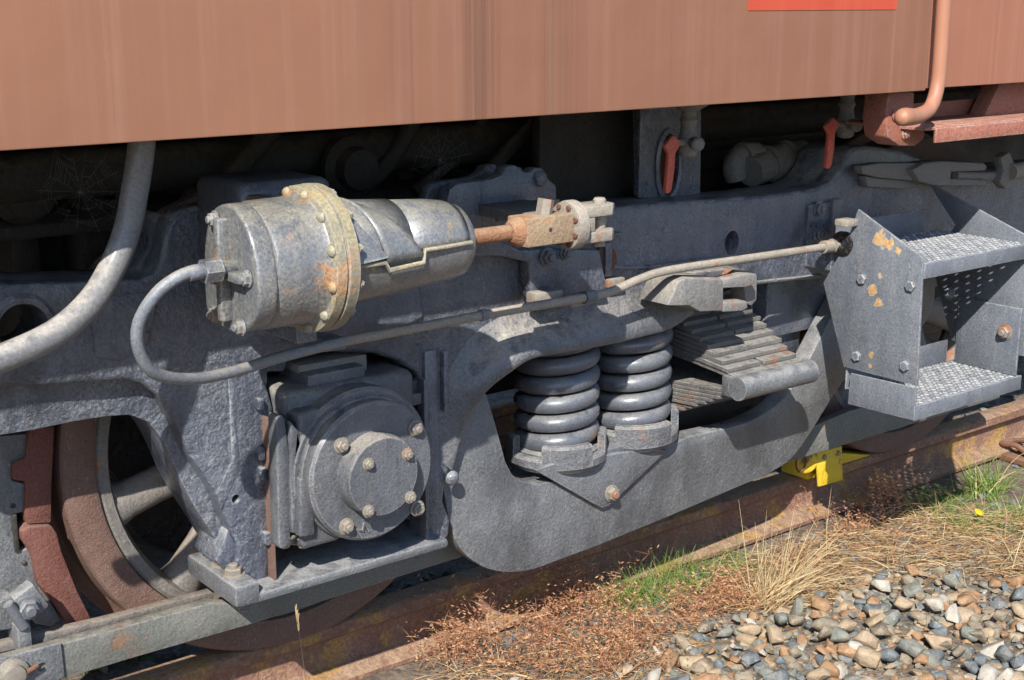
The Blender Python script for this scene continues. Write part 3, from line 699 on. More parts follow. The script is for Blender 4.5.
plate('flange_web', [(290, 420), (300, 432), (303, 450), (297, 470), (318, 478), (322, 530), (312, 534), (292, 534)], -.17, .10, M['box'], ab, bev=.006)
plate('rib', [(300, 478), (315, 482), (315, 535), (300, 538)], -.185, .05, M['box'], ab, bev=.005)
for q in (288, 307): 
    p = QY(q, 536, -.15); bolt((p.x, -.135, p.z), (0, 0, -1), .021, M['zinc'], ab)
boxq('top_pad', (299, 366), (368, 386), -.07, .02, M['rigging'], ab, .004)
boxq('top_pad', (308, 376), (366, 394), -.105, .0, M['box'], ab, .004)
boxq('side_fin', (398, 384), (421, 392), -.10, -.02, M['box'], ab, .003); boxq('side_fin', (402, 397), (422, 404), -.12, -.02, M['box'], ab, .003)
boxq('side_flange', (424, 380), (430, 545), -.125, -.09, M['box'], ab, .002)
# raised cast letter on the cover
fc = bpy.data.curves.new('letter', 'FONT'); fc.body = 'M'; fc.size = .036; fc.extrude = .0025; fc.align_x = 'CENTER'; fc.align_y = 'CENTER'
fo = bpy.data.objects.new('letter_t', fc); COL.objects.link(fo)
dg = bpy.context.evaluated_depsgraph_get(); lm = bpy.data.meshes.new_from_object(fo.evaluated_get(dg)); bpy.data.objects.remove(fo)
lm.materials.clear(); lm.materials.append(M['box'])
lo_ = bpy.data.objects.new('cast_letter', lm); COL.objects.link(lo_); lo_.parent = ab
ll = QY(363, 531, -.212); lo_.location = ll - wl(ab); lo_.rotation_euler = (R(90), R(-28), 0)

# ------------------------------------------------------------------ equaliser beam, coil springs, seats
eq = plate('equaliser_beam', [(430, 360), (470, 380), (487, 395), (496, 425), (506, 462)] + [V2(p) for p in cr([(512, 474), (520, 480), (535, 484)], 3)] + [(600, 475), (655, 451), (690, 436.5)] +
     [V2(p) for p in cr([(715, 431), (740, 425), (757, 418), (772, 409), (785, 398)], 3)] + [(806, 366), (826, 328), (843, 296), (880, 290), (872, 340)] +
     [(848, 375), (832, 398), (812, 431)] + [V2(p) for p in cr([(802, 446), (790, 460), (772, 472), (748, 483)], 3)] + [(660, 520.5), (600, 545)] +
     [V2(p) for p in cr([(560, 560), (535, 569), (512, 572.5), (488, 569), (468, 557), (456, 541), (448, 515)], 3)] + [(444, 490), (430, 450)], -.06, .055, M['plate'], None, bev=.004)
tag(eq, 'long grey swan neck equaliser beam carrying the coil springs low above the rail', 'beam')
SY = .015; RS, RC = .0208, .083
sx1 = QY(556.5, 400, SY).x; sx2 = QY(630, 390, SY).x
zt1 = QY(557, 352, SY - .1).z; zb1 = QY(557, 452, SY - .1).z
def spring(x, zt, zb, label, ph):
    n = 5.6; pts = []
    for i in range(int(n * 28) + 1):
        s = i / (n * 28); a = ph + s * n * 2 * math.pi
        e = min(1, s * n / .9, (1 - s) * n / .9)
        z = zb + (zt - zb) * s
        pts.append(Vector((x + RC * math.cos(a), SY + RC * math.sin(a), z)))
    o = finish('coil_spring', tube_bm(pts, RS, 14, smoothpath=False), M['spring'], None, 60)
    tag(o, label, 'spring', 'coil springs side by side')
spring(sx1, zt1 + .012, zb1 - .005, 'nearer coil spring, left one of the pair, next to the axle box jaw', 2.2)
spring(sx2, zt1 + .030, zb1 + .005, 'right coil spring, partly covered by its left neighbour and beside the leaf springs', 2.6)
ss = thing('spring_seat', 'double cup spring seat with notched rims and V-shaped saddle on the beam', 'spring seat', ((sx1 + sx2) / 2, SY, zb1 - .1))
def cup(x, zf, arcs):
    lathe('cup_floor', [(0, .104), (.014, .104), (.020, .096)], (x, SY, zf), (0, 0, 1), M['cup'], ss, 36)
    lathe('spring_pad', [(.016, .06), (.030, .088), (.032, .05)], (x, SY, zf), (0, 0, 1), M['pipedust'], ss, 32)
    for (a0, a1, h) in arcs:
        bm = bmesh.new(); n = max(4, int((a1 - a0) / 8)); prof = [(.1035, 0), (.1035, h), (.1075, h + .003), (.1180, h + .001), (.1225, h - .005), (.1225, -.014), (.112, -.026)]
        rows = []
        for i in range(n + 1):
            a = R(a0 + (a1 - a0) * i / n); rows.append([bm.verts.new((x + r * math.cos(a), SY + r * math.sin(a), zf + z)) for r, z in prof])
        for j in range(n):
            for i in range(len(prof) - 1): bm.faces.new((rows[j][i], rows[j][i + 1], rows[j + 1][i + 1], rows[j + 1][i]))
            bm.faces.new((rows[j][-1], rows[j][0], rows[j + 1][0], rows[j + 1][-1]))
        bm.faces.new(rows[0]); bm.faces.new(rows[-1]); finish('cup_wall', bm, M['cup'], ss, 35)
zf1 = QY(557, 474, SY - .115).z + .012; zf2 = zf1 + .004
cup(sx1, zf1, [(-205, -186, .050), (-186, -146, .008), (-146, -86, .040), (-86, -58, .008), (-58, -34, .052), (-36, 155, .02)])
cup(sx2, zf2, [(-205, -150, .02), (-150, -76, .040), (-76, -48, .010), (-48, -24, .056), (-24, 155, .02)])
box('bridge', (sx1, -.064, zf1 - .03), (sx2, SY + .06, zf1 - .002), M['spring'], ss, .004)
plate('saddle', [(535, 470), (560, 462), (640, 450), (668, 450), (609, 506), (602, 508), (594, 504)], -.078, .016, M['plate'], ss, bev=.003)
0 and plate('saddle_flange', [(541, 474), (603, 506), (666, 449), (668, 451), (609, 508), (602, 509.5), (539, 476.5)], -.088, .011, M['plate'], ss, bev=.002)
bolt(QY(611, 493, -.079), (0, -1, 0), .017, M['zinc'], ss)

# ------------------------------------------------------------------ elliptic leaf springs (across the track)
ls = thing('leaf_spring', 'stepped pack of dusty leaf springs ending in a round crossbar beside the coil springs', 'leaf spring', QY(740, 400, -.2))
YL = -.215
e0, e1 = QY(745, 387, YL), QY(806, 373, YL); e1.z = e0.z
def capsule(name, a, b, r, mat, parent, flat_side=True):
    tube(name, [a, b], r, mat, parent, 20, smoothpath=False)
capsule('crossbar', e0 + Vector((-.028, 0, 0)), e1 + Vector((.015, 0, 0)), .030, M['plate'], ls)
box('crossbar_tail', (e0.x - .026, YL - .004, e0.z - .029), (e1.x + .013, YL + .055, e0.z + .024), M['plate'], ls, .006)
LW = (e1.x - e0.x + .03) / 2
for c in range(2):
    x0 = e0.x - .020 + c * LW; x1 = x0 + LW - .006
    for sgn, nl in ((1, 13), (-1, 10)):
        for i in range(nl):
            ys, ye = YL + .012 + i * .025 + random.uniform(-.004, .004), .9 - i * .03
            n = 10; up_, dn_ = [], []
            for j in range(n + 1):
                y = ys + (ye - ys) * (j / n) ** 1.3
                u = (y - YL) / (.35 - YL); arc = .034 * (1 - (1 - u) ** 2)
                z = e0.z + sgn * (arc + i * (.0122 if sgn > 0 else .0095)) + (.019 if sgn > 0 else -.012)
                hh_ = .0053 if sgn > 0 else .0041; up_.append((y, z + hh_)); dn_.append((y, z - hh_))
            xo = random.uniform(-.004, .004)
            lp = [Vector((x0 + xo, y, z)) for y, z in up_ + dn_[::-1]]
            finish('leaf', prism(lp, (x1 - x0 + random.uniform(-.003, .003), 0, 0), (), .0008, 1), M['leaf'], ls)
# bolster and dark gear behind the leaf springs
bo = thing('bolster', 'dark bolster end and links seen behind the leaf springs', 'bolster', (2.9, .2, .4))
boxq('bolster_end', (768, 282), (846, 322), .0, .5, M['cast'], bo, .01)
boxq('swing_link', (768, 318), (800, 352), .03, .4, M['cast'], bo, .01)
boxq('swing_link', (752, 285), (766, 345), .05, .12, M['cast'], bo, .006)
lathe('link_pin', [(0, .03), (.03, .032), (.045, .02)], QY(790, 338, .12), (0, -1, 0), M['pipedust'], bo, 20)
boxq('rusty_block', (800, 310), (816, 328), .06, .3, M['rustlight'], bo, .004); boxq('rusty_block', (803, 332), (818, 352), .06, .3, M['rustlight'], bo, .004)
boxq('rusty_block', (820, 300), (850, 352), .08, .3, M['rust'], bo, .004)
boxq('spring_plank', (640, 400), (760, 428), .09, .5, M['dark'], bo, .01)
plate('lower_rail', [(690, 437), (760, 408), (760, 440), (690, 470)], .02, .04, M['dark'], bo, bev=.004)
# lower brake pull bar running behind the beam to the right
pb = plate('pull_bar', [(780, 440), (800, 432), (850, 411), (1000, 372), (1000, 398), (900, 428), (815, 454), (790, 462)], .03, .03, M['green'], None, bev=.003)
tag(pb, 'dark flat pull bar low behind the beam and the footstep', 'bar')

# ------------------------------------------------------------------ brake cylinder
CY = -.36
cz = QY(303, 259, CY).z
CX = lambda px: QY(px, 262, CY - .035).x + .020
bc = thing('brake_cylinder', 'weathered grey brake cylinder with yellowed flange and rusty push rod', 'brake cylinder', (1.15, CY, cz - .12))
X0 = 1.143; C0 = Vector((0, CY, cz))
lathe('barrel', [(1.045, .095), (1.05, .103), (1.06, .1065), (1.10, .1075), (X0 - .012, .108), (X0, .114)], C0, (1, 0, 0), M['cyl'], bc, 64)
flg = lathe('flange', [(X0, .118), (X0 + .002, .124), (X0 + .019, .125), (X0 + .021, .120), (X0 + .023, .120), (X0 + .025, .126), (X0 + .044, .125), (X0 + .047, .118), (X0 + .052, .104)], C0, (1, 0, 0), M['lichen'], bc, 64)
lathe('nose', [(X0 + .05, .092), (X0 + .06, .0915), (1.30, .083), (1.44, .070), (1.462, .066), (1.474, .054), (1.477, .03)], C0, (1, 0, 0), M['cyl2'], bc, 56)
# end cover: rounded triangle plate with ribs
def yz(y, z): return Vector((1.012, CY + y, cz + z))
cov = cr([(0, .106), (-.045, .098), (-.085, .058), (-.104, 0), (-.098, -.05), (-.06, -.09), (0, -.105), (.055, -.098), (.085, -.085), (.088, -.03), (.080, .03), (.052, .085)], 3, True)
ecv = finish('end_cover', prism([yz(p[0], p[1]) for p in [Vector((c[0], c[1], 0)) for c in [(q[0], q[1]) for q in cov]]], (.036, 0, 0), (), .006, 3), M['cyl'], bc)
box('rib', (.992, CY - .012, cz - .085), (1.016, CY + .008, cz + .085), M['cyl'], ecv, .006)
box('rib', (.990, CY - .08, cz - .012), (1.016, CY + .06, cz + .004), M['cyl'], ecv, .005)
for y, z in ((.03, .078), (-.075, -.004), (.045, -.083), (-.045, -.088)):
    bolt((1.010, CY + y, cz + z), (-1, 0, 0), .0115, M['cyl'], ecv)
for k in range(12):
    a = R(15 + 30 * k); 
    bolt((X0 - .0005, CY + .1145 * math.cos(a), cz + .1145 * math.sin(a)), (-1, 0, 0), .0095, M['lichen'], flg, 'dome')
    bolt((X0 + .047, CY + .113 * math.cos(a), cz + .113 * math.sin(a)), (1, 0, 0), .0085, M['lichen'], flg)
# sheet metal shield over the nose
def shell(prof, a0, a1, n=18):
    rows = []
    for s, r in prof:
        rows.append([C0 + Vector((s, -r * math.cos(R(a0 + (a1 - a0) * i / n)), r * math.sin(R(a0 + (a1 - a0) * i / n)))) for i in range(n + 1)])
    return grid_bm(rows)
solidify(finish('shield', shell([(X0 + .056, .0965), (1.26, .091), (1.32, .087)], -2, 150), M['cyl2'], bc, 40), .004)
solidify(finish('shield', shell([(1.31, .086), (1.40, .080), (1.435, .075), (1.45, .070)], 6, 150), M['cyl2'], bc, 40), .004)
fl_rows = []
for i_ in range(13):
    a_ = R(96 - i_ * 98 / 12); t_ = i_ / 12; xl_ = 1.222 + .036 * t_; xr_ = 1.236 + .104 * t_
    fl_rows.append([C0 + Vector((xl_ + (xr_ - xl_) * k_ / 5, -(.0985 - .010 * k_ / 5) * math.cos(a_), (.0985 - .010 * k_ / 5) * math.sin(a_))) for k_ in range(6)])
solidify(finish('flap', grid_bm(fl_rows), M['cyl2'], bc, 30), .007)
lip = [C0 + Vector((X0 + .056, -.0965, -.004)), C0 + Vector((1.255, -.093, -.004)), C0 + Vector((1.262, -.095, -.018)), C0 + Vector((1.335, -.090, -.014)), C0 + Vector((1.34, -.086, .006)), C0 + Vector((1.45, -.072, .006))]
tube('shield_lip', lip, .0045, M['lichen'], bc, 8, smoothpath=False)
finish('gusset', prism([C0 + Vector((X0 + .05, -.074, .07)), C0 + Vector((X0 + .062, -.078, .072)), C0 + Vector((1.26, -.100, .004)), C0 + Vector((X0 + .05, -.108, .0))], (0, .02, .01), (), .002), M['cyl2'], bc)
# mounting box behind the barrel
mx0, mx1 = QY(197, 200, -.10).x, QY(326, 190, -.24).x
zt = QY(262, 177, -.15).z
box('mounting_box', (mx0 + .02, -.235, cz - .12), (mx1 + .02, -.050, zt), M['castblue'], bc, .022, 4)
box('saddle_plate', (mx0 + .03, -.36, cz + .085), (X0, -.235, cz + .098), M['rustlight'], bc, .004)
box('saddle_rib', (mx0 + .035, -.34, cz + .05), (mx0 + .055, -.25, zt - .02), M['rustlight'], bc, .006)
boxq('bracket_foot', (296, 318), (318, 340), -.30, -.09, M['cast'], bc, .006)
# push rod, clevis, castellated ring
tube('push_rod', [C0 + Vector((1.465, 0, 0)), C0 + Vector((CX(520), 0, 0))], .0155, M['rustlight'], bc, 16, smoothpath=False)
lathe('rod_collar', [(0, .017), (.004, .024), (.016, .024), (.02, .017)], C0 + Vector((1.474, 0, 0)), (1, 0, 0), M['lichen'], bc, 20)
cA, cB = CX(517), CX(563)
box('clevis_block', (cA, CY - .032, cz - .027), (cB, CY + .03, cz + .027), M['tan'], bc, .003)
lathe('pin_hole', [(0, .004), (.0008, .004)], (cA + .055, CY - .032, cz + .002), (0, -1, 0), M['dark'], bc, 10)
lathe('rod_boss', [(0, .018), (.012, .027), (.02, .03)], C0 + Vector((cA - .02, 0, 0)), (1, 0, 0), M['rustlight'], bc, 18)
rg = [(0, .030), (.003, .046), (.010, .048), (.026, .048), (.030, .044), (.031, .02)]
lathe('adjuster_ring', rg, C0 + Vector((cB + .001, 0, 0)), (1, 0, 0), M['pipedust'], bc, 40)
for k in range(8):
    a = R(22 + 45 * k)
    bolt((cB + .002, CY + .038 * math.cos(a), cz + .038 * math.sin(a)), (-1, 0, 0), .006, M['rust'], bc, 'head', 'ring_tooth')
fk0, fk1 = cB + .03, CX(609)
fl = [Vector((fk0, CY - .03, 0)), Vector((fk1 - .02, CY - .03, 0)), Vector((fk1, CY - .014, 0)), Vector((fk1, CY + .018, 0)), Vector((fk1 - .02, CY + .034, 0)), Vector((fk0, CY + .034, 0))]
for z in (.014, -.036): finish('fork_arm', prism([v + Vector((0, 0, cz + z)) for v in fl], (0, 0, .022), (), .004), M['pipedust'], bc)
box('fork_root', (fk0 - .002, CY - .028, cz - .014), (fk0 + .028, CY + .03, cz + .014), M['pipedust'], bc, .002)
lathe('fork_pin', [(-.05, .013), (.042, .013), (.046, .010)], (fk1 - .026, CY + .002, cz), (0, 0, 1), M['pipedust'], bc, 16)
ps = QY(541, 207, CY); tube('set_screw', [ps + Vector((-.005, 0, -.03)), ps + Vector((.004, 0, .014))], .016, M['zinc'], bc, 6, smoothpath=False)
box('actuating_lever', (CX(560), CY + .0, cz - .012), (CX(600) + .02, -.09, cz + .012), M['rigging'], bc, .004)

bc.location = Vector(bc.location) + Vector((-.020, -.035, .007))

# ------------------------------------------------------------------ pipe and hose
pp = thing('brake_pipe', 'thin grey air pipe looping from the brake cylinder along the frame to the footstep', 'pipe', QY(345, 341, -.2))
PP = [(207, 271, -.43), (196, 272, -.435), (180, 276, -.435), (157, 293, -.425), (139, 322, -.41), (139, 350, -.40), (155, 373, -.385), (190, 379, -.35), (232, 372, -.31), (285, 356, -.26), (345, 341, -.22), (420, 327, -.205),
      (500, 312, -.205), (570, 300, -.205), (608, 292.5, -.205), (640, 279, -.205), (668, 270.5, -.205), (740, 259.5, -.20), (825, 247, -.185), (850, 243, -.18)]
pw = [QY(*p) for p in PP]
tube('pipe_run', pw[:11], .0102, M['pipe'], pp, 12, sub=6)
tube('pipe_run', pw[10:], .0100, M['pipedust'], pp, 12, sub=6)
q = C0 + Vector((.985, -.042, .0)); q = pw[0]
tube('union_nut', [q + Vector((-.008, 0, .0)), q + Vector((.022, 0, 0))], .020, M['cyl'], pp, 6, smoothpath=False)
tube('union_tail', [q + Vector((.02, 0, 0)), q + Vector((.09, .02, .0))], .013, M['cyl'], pp, 12, smoothpath=False)
tube('sleeve', [pw[0] + Vector((-.004, 0, 0)), pw[1], (pw[1] + pw[2]) / 2], .0125, M['pipe'], pp, 12)
def collar(px, py, Y, ln, r, m): 
    a, b = QY(px - ln, py + ln * .14, Y), QY(px + ln, py - ln * .14, Y); tube('clip', [a, b], r, m, pp, 12, smoothpath=False)
collar(589, 297, -.205, 5, .0145, M['darknut']); collar(483, 315, -.205, 3, .0125, M['pipe']); collar(827, 246.5, -.185, 4, .0165, M['pipedust']); collar(834, 245.5, -.183, 2, .0185, M['pipedust'])
boxq('pipe_bracket', (325, 341), (346, 349), -.215, -.09, M['cast'], pp, .003)
hs = [(142, 128, -.28), (141, 150, -.285), (135, 190, -.28), (127, 230, -.275), (113, 266, -.28), (90, 303, -.30), (54, 334, -.32), (0, 359, -.335), (-50, 376, -.345), (-110, 392, -.35)]
ho = tube('rubber_hose', [QY(*p) for p in hs], .0222, M['hose'], None, 18, sub=6)
lathe('x', [], 0, 0, 0, 0) if 0 else tag(ho, 'thick pale rubber hose drooping from under the body at the left', 'hose')

# ------------------------------------------------------------------ footstep
XL, XR = 2.79, 3.255
fs = thing('footstep', 'grey two-tread footstep with perforated treads and chipped side plate', 'footstep', (3.0, -.3, .35))
sp_ = plateX('side_plate', [(858, 209), (923, 258), (917, 386), (843.5, 367), (823, 283), (846, 243)], XL, .007, M['chipped'], fs, holes=[(843, 243.5, .028)])
sp_['label'] = 'chipped left side plate with orange primer showing'
plateX('lower_side_plate', [(850.5, 373), (916, 388), (914, 421), (847.5, 404)], XL - .006, .006, M['step'], fs)
for q in ((862.5, 279), (911, 286), (857, 356), (905.5, 366)): bolt(QX(q[0], q[1], XL), (-1, 0, 0), .0135, M['step'], sp_, 'head')
finish('grommet', ring_bm([(-.004, .012), (-.008, .022), (-.004, .032), (.010, .030), (.010, .012)], QX(843, 243.5, XL), (1, 0, 0), 24), M['grease'], fs, 50)
ztr1 = QY(925, 264, -.45).z; ztr2 = QY(917, 406, -.45).z
def tread(name, x0, x1, y0, y1, z, nx, ny):
    """perforated sheet: alternating large and small round holes with raised rims, folded lip"""
    bm = bmesh.new(); dx, dy = (x1 - x0) / nx, (y1 - y0) / ny; cache = {}
    def vt(x, y, zz):
        k = (round(x, 5), round(y, 5), round(zz, 5))
        if k not in cache: cache[k] = bm.verts.new((x, y, zz))
        return cache[k]
    for i in range(nx):
        for j in range(ny):
            cx, cy = x0 + (i + .5) * dx, y0 + (j + .5) * dy
            r = (.37 if (i + j) % 2 == 0 else .19) * min(dx, dy)
            sq = [(cx + sx * dx / 2, cy + sy * dy / 2) for sx, sy in ((1, 0), (1, 1), (0, 1), (-1, 1), (-1, 0), (-1, -1), (0, -1), (1, -1))]
            o = [vt(a, b, z) for a, b in sq]
            oc = [bm.verts.new((cx + 1.28 * r * math.cos(k * math.pi / 4), cy + 1.28 * r * math.sin(k * math.pi / 4), z)) for k in range(8)]
            ic = [bm.verts.new((cx + r * math.cos(k * math.pi / 4), cy + r * math.sin(k * math.pi / 4), z + .0025)) for k in range(8)]
            lc = [bm.verts.new((cx + r * math.cos(k * math.pi / 4), cy + r * math.sin(k * math.pi / 4), z - .003)) for k in range(8)]
            for k in range(8):
                m = (k + 1) % 8
                bm.faces.new((o[k], o[m], oc[m], oc[k])); bm.faces.new((oc[k], oc[m], ic[m], ic[k])); bm.faces.new((ic[k], ic[m], lc[m], lc[k]))
    o = finish(name, bm, M['step'], fs, 25, recalc=False)
    return o
tr1 = tread('tread', XL + .009, XR - .004, -.445, -.16, ztr1, 26, 16)
tr2 = tread('tread', XL + .009, XR + .012, -.445, -.235, ztr2, 26, 12)
lz = QY(925, 279, -.45).z
box('lip', (XL + .009, -.452, lz), (XR - .004, -.445, ztr1 + .002), M['step'], tr1, .003)
lz = QY(915, 421, -.45).z
box('lip', (XL + .003, -.452, lz), (XR + .014, -.445, ztr2 + .002), M['step'], tr2, .003)
box('back_plate', (XL + .03, -.165, ztr1 - .003), (XR - .06, -.160, ztr1 + .062), M['step'], fs, .002)
box('back_plate', (XL + .009, -.240, ztr2 - .003), (XR - .02, -.235, ztr2 + .065), M['step'], fs, .002)
rp = [QX(p[0], p[1], XL) for p in [(858, 209), (923, 258), (917, 386), (843.5, 367), (823, 283), (846, 243)]]
off = Vector((XR - XL, 0, 0)); rp = [p + off for p in rp]; rp[0].y = -.12; rp[0].z += .02
finish('side_plate', prism(rp, (.006, 0, 0), (), .002), M['step'], fs)
box('bolted_plate', (XR - .008, -.446, ztr2 + .002), (XR - .001, -.255, ztr2 + .185), M['step'], fs, .002)
bolt((XR - .008, -.405, ztr2 + .115), (-1, 0, 0), .017, M['zinc'], fs); bolt((XR - .001, -.22, ztr2 + .19), (-1, 0, 0), .015, M['step'], fs)
pq = QX(852, 222, XL); box('lug', (XL - .045, pq.y - .02, pq.z - .008), (XL + .002, pq.y + .02, pq.z + .010), M['pipedust'], fs, .004)
box('support_arm', (XL + .008, -.17, ztr1 - .06), (XL + .05, -.06, ztr1 - .006), M['cast'], fs, .004)
0 and box('support_arm', (XL + .10, -.20, ztr2 + .06), (XL + .14, .0, ztr2 + .11), M['dark'], fs, .004)

# ------------------------------------------------------------------ brake rigging at the right, gear above the beam
rg = thing('brake_rigging', 'dusty grey forked brake rod with a diamond flange, right above the footstep', 'brake rod', QY(930, 185, -.12))
YG = -.14
plate('bar', [(862, 166), (880, 163), (915, 163), (925, 164), (925, 180), (915, 181), (880, 178), (863, 174)], YG, .03, M['rigging'], rg, bev=.005)
plate('lower_bar', [(866, 176), (880, 178), (924, 181), (926, 186), (905, 189), (868, 187)], YG + .02, .03, M['rigging'], rg, bev=.005)
plate('fork', [(912, 170), (925, 163), (940, 161), (985, 163), (988, 167), (986, 171), (952, 172), (951, 179), (986, 180), (987, 186), (935, 186), (920, 182)], YG - .02, .05, M['rigging'], rg, bev=.006)
tube('eye_rod', [QY(955, 175.5, YG), QY(992, 176, YG), QY(1006, 172, YG)], [.012, .013, .02], M['rigging'], rg, 12)
plate('flange_plate', [(1001, 158), (1010, 152), (1020, 176), (1022, 178), (1016, 187), (1006, 189), (1000, 182), (1004, 170)], YG - .03, .03, M['rigging'], rg, bev=.004)
tube('union', [QY(1010, 172, YG - .03), QY(1060, 163, YG - .03)], .024, M['pipedust'], rg, 14, smoothpath=False)
bm = bmesh.new()
tube_bm([QY(736, 178, .16), QY(734, 168, .16), QY(740, 158, .16), QY(755, 155, .15), QY(762, 165, .14), QY(757, 177, .15)], [.03, .032, .035, .035, .033, .03], 12, bm)
tube_bm([QY(750, 172, .12), QY(768, 164, .13), QY(785, 155, .14), QY(802, 150, .15)], [.042, .045, .036, .03], 12, bm)
tube_bm([QY(770, 172, .12), QY(790, 163, .12), QY(820, 160, .13), QY(850, 160, .16)], [.03, .032, .034, .03], 12, bm)
for q_, r_ in (((744, 157, .155), .040), ((768, 164, .13), .050), ((786, 155, .14), .041), ((800, 162, .125), .037)):
    c_ = QY(*q_); tube_bm([c_ + Vector((-.008, 0, 0)), c_ + Vector((.008, 0, .004))], r_, 14, bm, smoothpath=False)
hb2 = finish('hose_bundle', bm, M['rigging'], None, 50)
tag(hb2, 'dusty bundle of short hoses lying on top of the frame beam', 'hose bundle')
ar = thing('air_duct', 'dark ribbed duct behind the hose bundle under the floor', 'duct', QY(740, 190, .5))
for i, dz in enumerate((.0, .06, .12, .18)):
    p = QY(690, 170, .35); tube('duct_rib', [p + Vector((0, 0, dz - .04)), p + Vector((.9, 0, dz - .04))], .034, M['dark'], ar, 10, smoothpath=False)
# added dark wall shuts out the bright far side so the gap stays black
ib = thing('dark_backing', 'dark wall added behind the bogie frame to keep the gap black, with ribs and conduits', 'backing wall', (2, .6, .5))
box('backing_wall', (-3.5, .62, .30), (8, .66, ZB + .029), M['dark'], ib, .01)
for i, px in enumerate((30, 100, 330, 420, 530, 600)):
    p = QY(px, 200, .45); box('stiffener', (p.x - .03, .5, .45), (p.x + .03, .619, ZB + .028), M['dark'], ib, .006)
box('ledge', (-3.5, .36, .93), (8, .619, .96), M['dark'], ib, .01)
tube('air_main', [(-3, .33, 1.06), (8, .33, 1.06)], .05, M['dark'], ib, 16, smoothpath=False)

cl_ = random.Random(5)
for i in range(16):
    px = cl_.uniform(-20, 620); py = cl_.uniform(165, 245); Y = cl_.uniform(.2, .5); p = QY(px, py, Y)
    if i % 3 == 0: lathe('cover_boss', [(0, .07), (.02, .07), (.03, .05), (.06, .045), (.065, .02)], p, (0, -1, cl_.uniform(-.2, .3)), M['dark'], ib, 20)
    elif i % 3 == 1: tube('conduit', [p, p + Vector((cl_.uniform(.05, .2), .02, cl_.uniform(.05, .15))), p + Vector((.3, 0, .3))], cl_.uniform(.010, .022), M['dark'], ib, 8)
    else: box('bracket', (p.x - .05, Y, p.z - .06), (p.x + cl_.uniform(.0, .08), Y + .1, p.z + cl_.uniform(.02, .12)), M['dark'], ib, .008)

# ------------------------------------------------------------------ yellow chock on the rail
ck = thing('wheel_chock', 'yellow wheel chock clamped on the rail in front of the right wheel', 'wheel chock', QY(830, 480, .15))
YK = .085
a = QY(816, 455, YK); b = QY(843, 447, YK)
box('chock_body', (QY(806, 455, .13).x, .120, .003), (QY(838, 455, .13).x, .225, .060), M['yellow'], ck, .006)
xa_, xb_ = QY(838, 455, .12).x, QY(872, 452, .15).x; lp = [Vector((xa_ - .004, .150, .003)), Vector((xb_, .150, .003)), Vector((xa_ - .004, .150, .056))]
box('clamp_lug', (QY(820, 455, .1).x, .093, .012), (QY(838, 455, .1).x, .119, .045), M['yellow'], ck, .003)
finish('wedge', prism(lp, (0, .066, 0), (), .003), M['yellow'], ck)
plate('clamp_plate', [(817, 453), (842, 446), (843, 480), (819, 487)], YK - .006, .008, M['yellow'], ck, bev=.002)
bolt(QY(824, 457, YK - .006), (0, -1, 0), .0085, M['zinc'], ck, 'head'); bolt(QY(838, 453, YK - .006), (0, -1, 0), .0085, M['zinc'], ck, 'head')
lathe('boss', [(0, .036), (.03, .034), (.034, .026)], QY(803, 459, .12), (-.6, -1, 0), M['yellow'], ck, 20)
rc = QY(801, 462, .085); finish('ring', tube_bm([rc + Vector((.022 * math.cos(t * .63), 0, .03 * math.sin(t * .63))) for t in range(11)], .0035, 6, smoothpath=False), M['rust'], ck, 50)

# ------------------------------------------------------------------ ballast stones
def proj(p):
    v = Vector(p) - CAM; d = v.dot(FW)
    return (512 + F * v.dot(RT) / d, 340 - F * v.dot(UP) / d, d)
def G(px, py):
    p = QZ(px, py, -.13)
    for _ in range(3): p = QZ(px, py, gz(p.x, p.y))
    return p
def inside(pt, poly):
    x, y = pt; r = False; n = len(poly)
    for i in range(n):
        (x0, y0), (x1, y1) = poly[i], poly[(i + 1) % n]
        if (y0 > y) != (y1 > y) and x < (x1 - x0) * (y - y0) / (y1 - y0) + x0: r = not r
    return r
rnd = random.Random(11)
def stone_mesh(k, npts, bev):
    rr = random.Random(k * 7 + 3); bm = bmesh.new(); ax = (1, rr.uniform(.62, .95), rr.uniform(.42, .68))
    for _ in range(npts):
        v = Vector((rr.gauss(0, 1), rr.gauss(0, 1), rr.gauss(0, 1))).normalized() * rr.uniform(.72, 1.0)
        bm.verts.new((v.x * ax[0], v.y * ax[1], v.z * ax[2]))
    h = bmesh.ops.convex_hull(bm, input=bm.verts)
    bmesh.ops.delete(bm, geom=[g for g in h['geom_interior'] if isinstance(g, bmesh.types.BMVert)], context='VERTS')
    if bev:
        bmesh.ops.dissolve_limit(bm, angle_limit=R(9), verts=bm.verts, edges=bm.edges)
        bmesh.ops.bevel(bm, geom=list(bm.edges), offset=.085, segments=1, profile=.5, affect='EDGES', clamp_overlap=True)
    bmesh.ops.triangulate(bm, faces=bm.faces); bmesh.ops.recalc_face_normals(bm, faces=bm.faces)
    me = bpy.data.meshes.new('stone'); bm.to_mesh(me); bm.free(); me.shade_smooth(); me.set_sharp_from_angle(angle=R(48))
    return me
PROTO = []
for k in range(10):
    base = stone_mesh(k, 16, True); PROTO.append([])
    for m in STONES:
        c = base.copy(); c.materials.append(m); PROTO[-1].append(c)
LOWP = [stone_mesh(50 + k, 11, False) for k in range(6)]
LPV = [(np.array([v.co[:] for v in m.vertices]), np.array([p.vertices[:] for p in m.polygons])) for m in LOWP]
GRAVEL = [(560, 705), (600, 682), (640, 655), (680, 634), (735, 622), (792, 612), (848, 598), (872, 575), (935, 568), (1040, 585), (1040, 705)]
cand = []
sp = .031
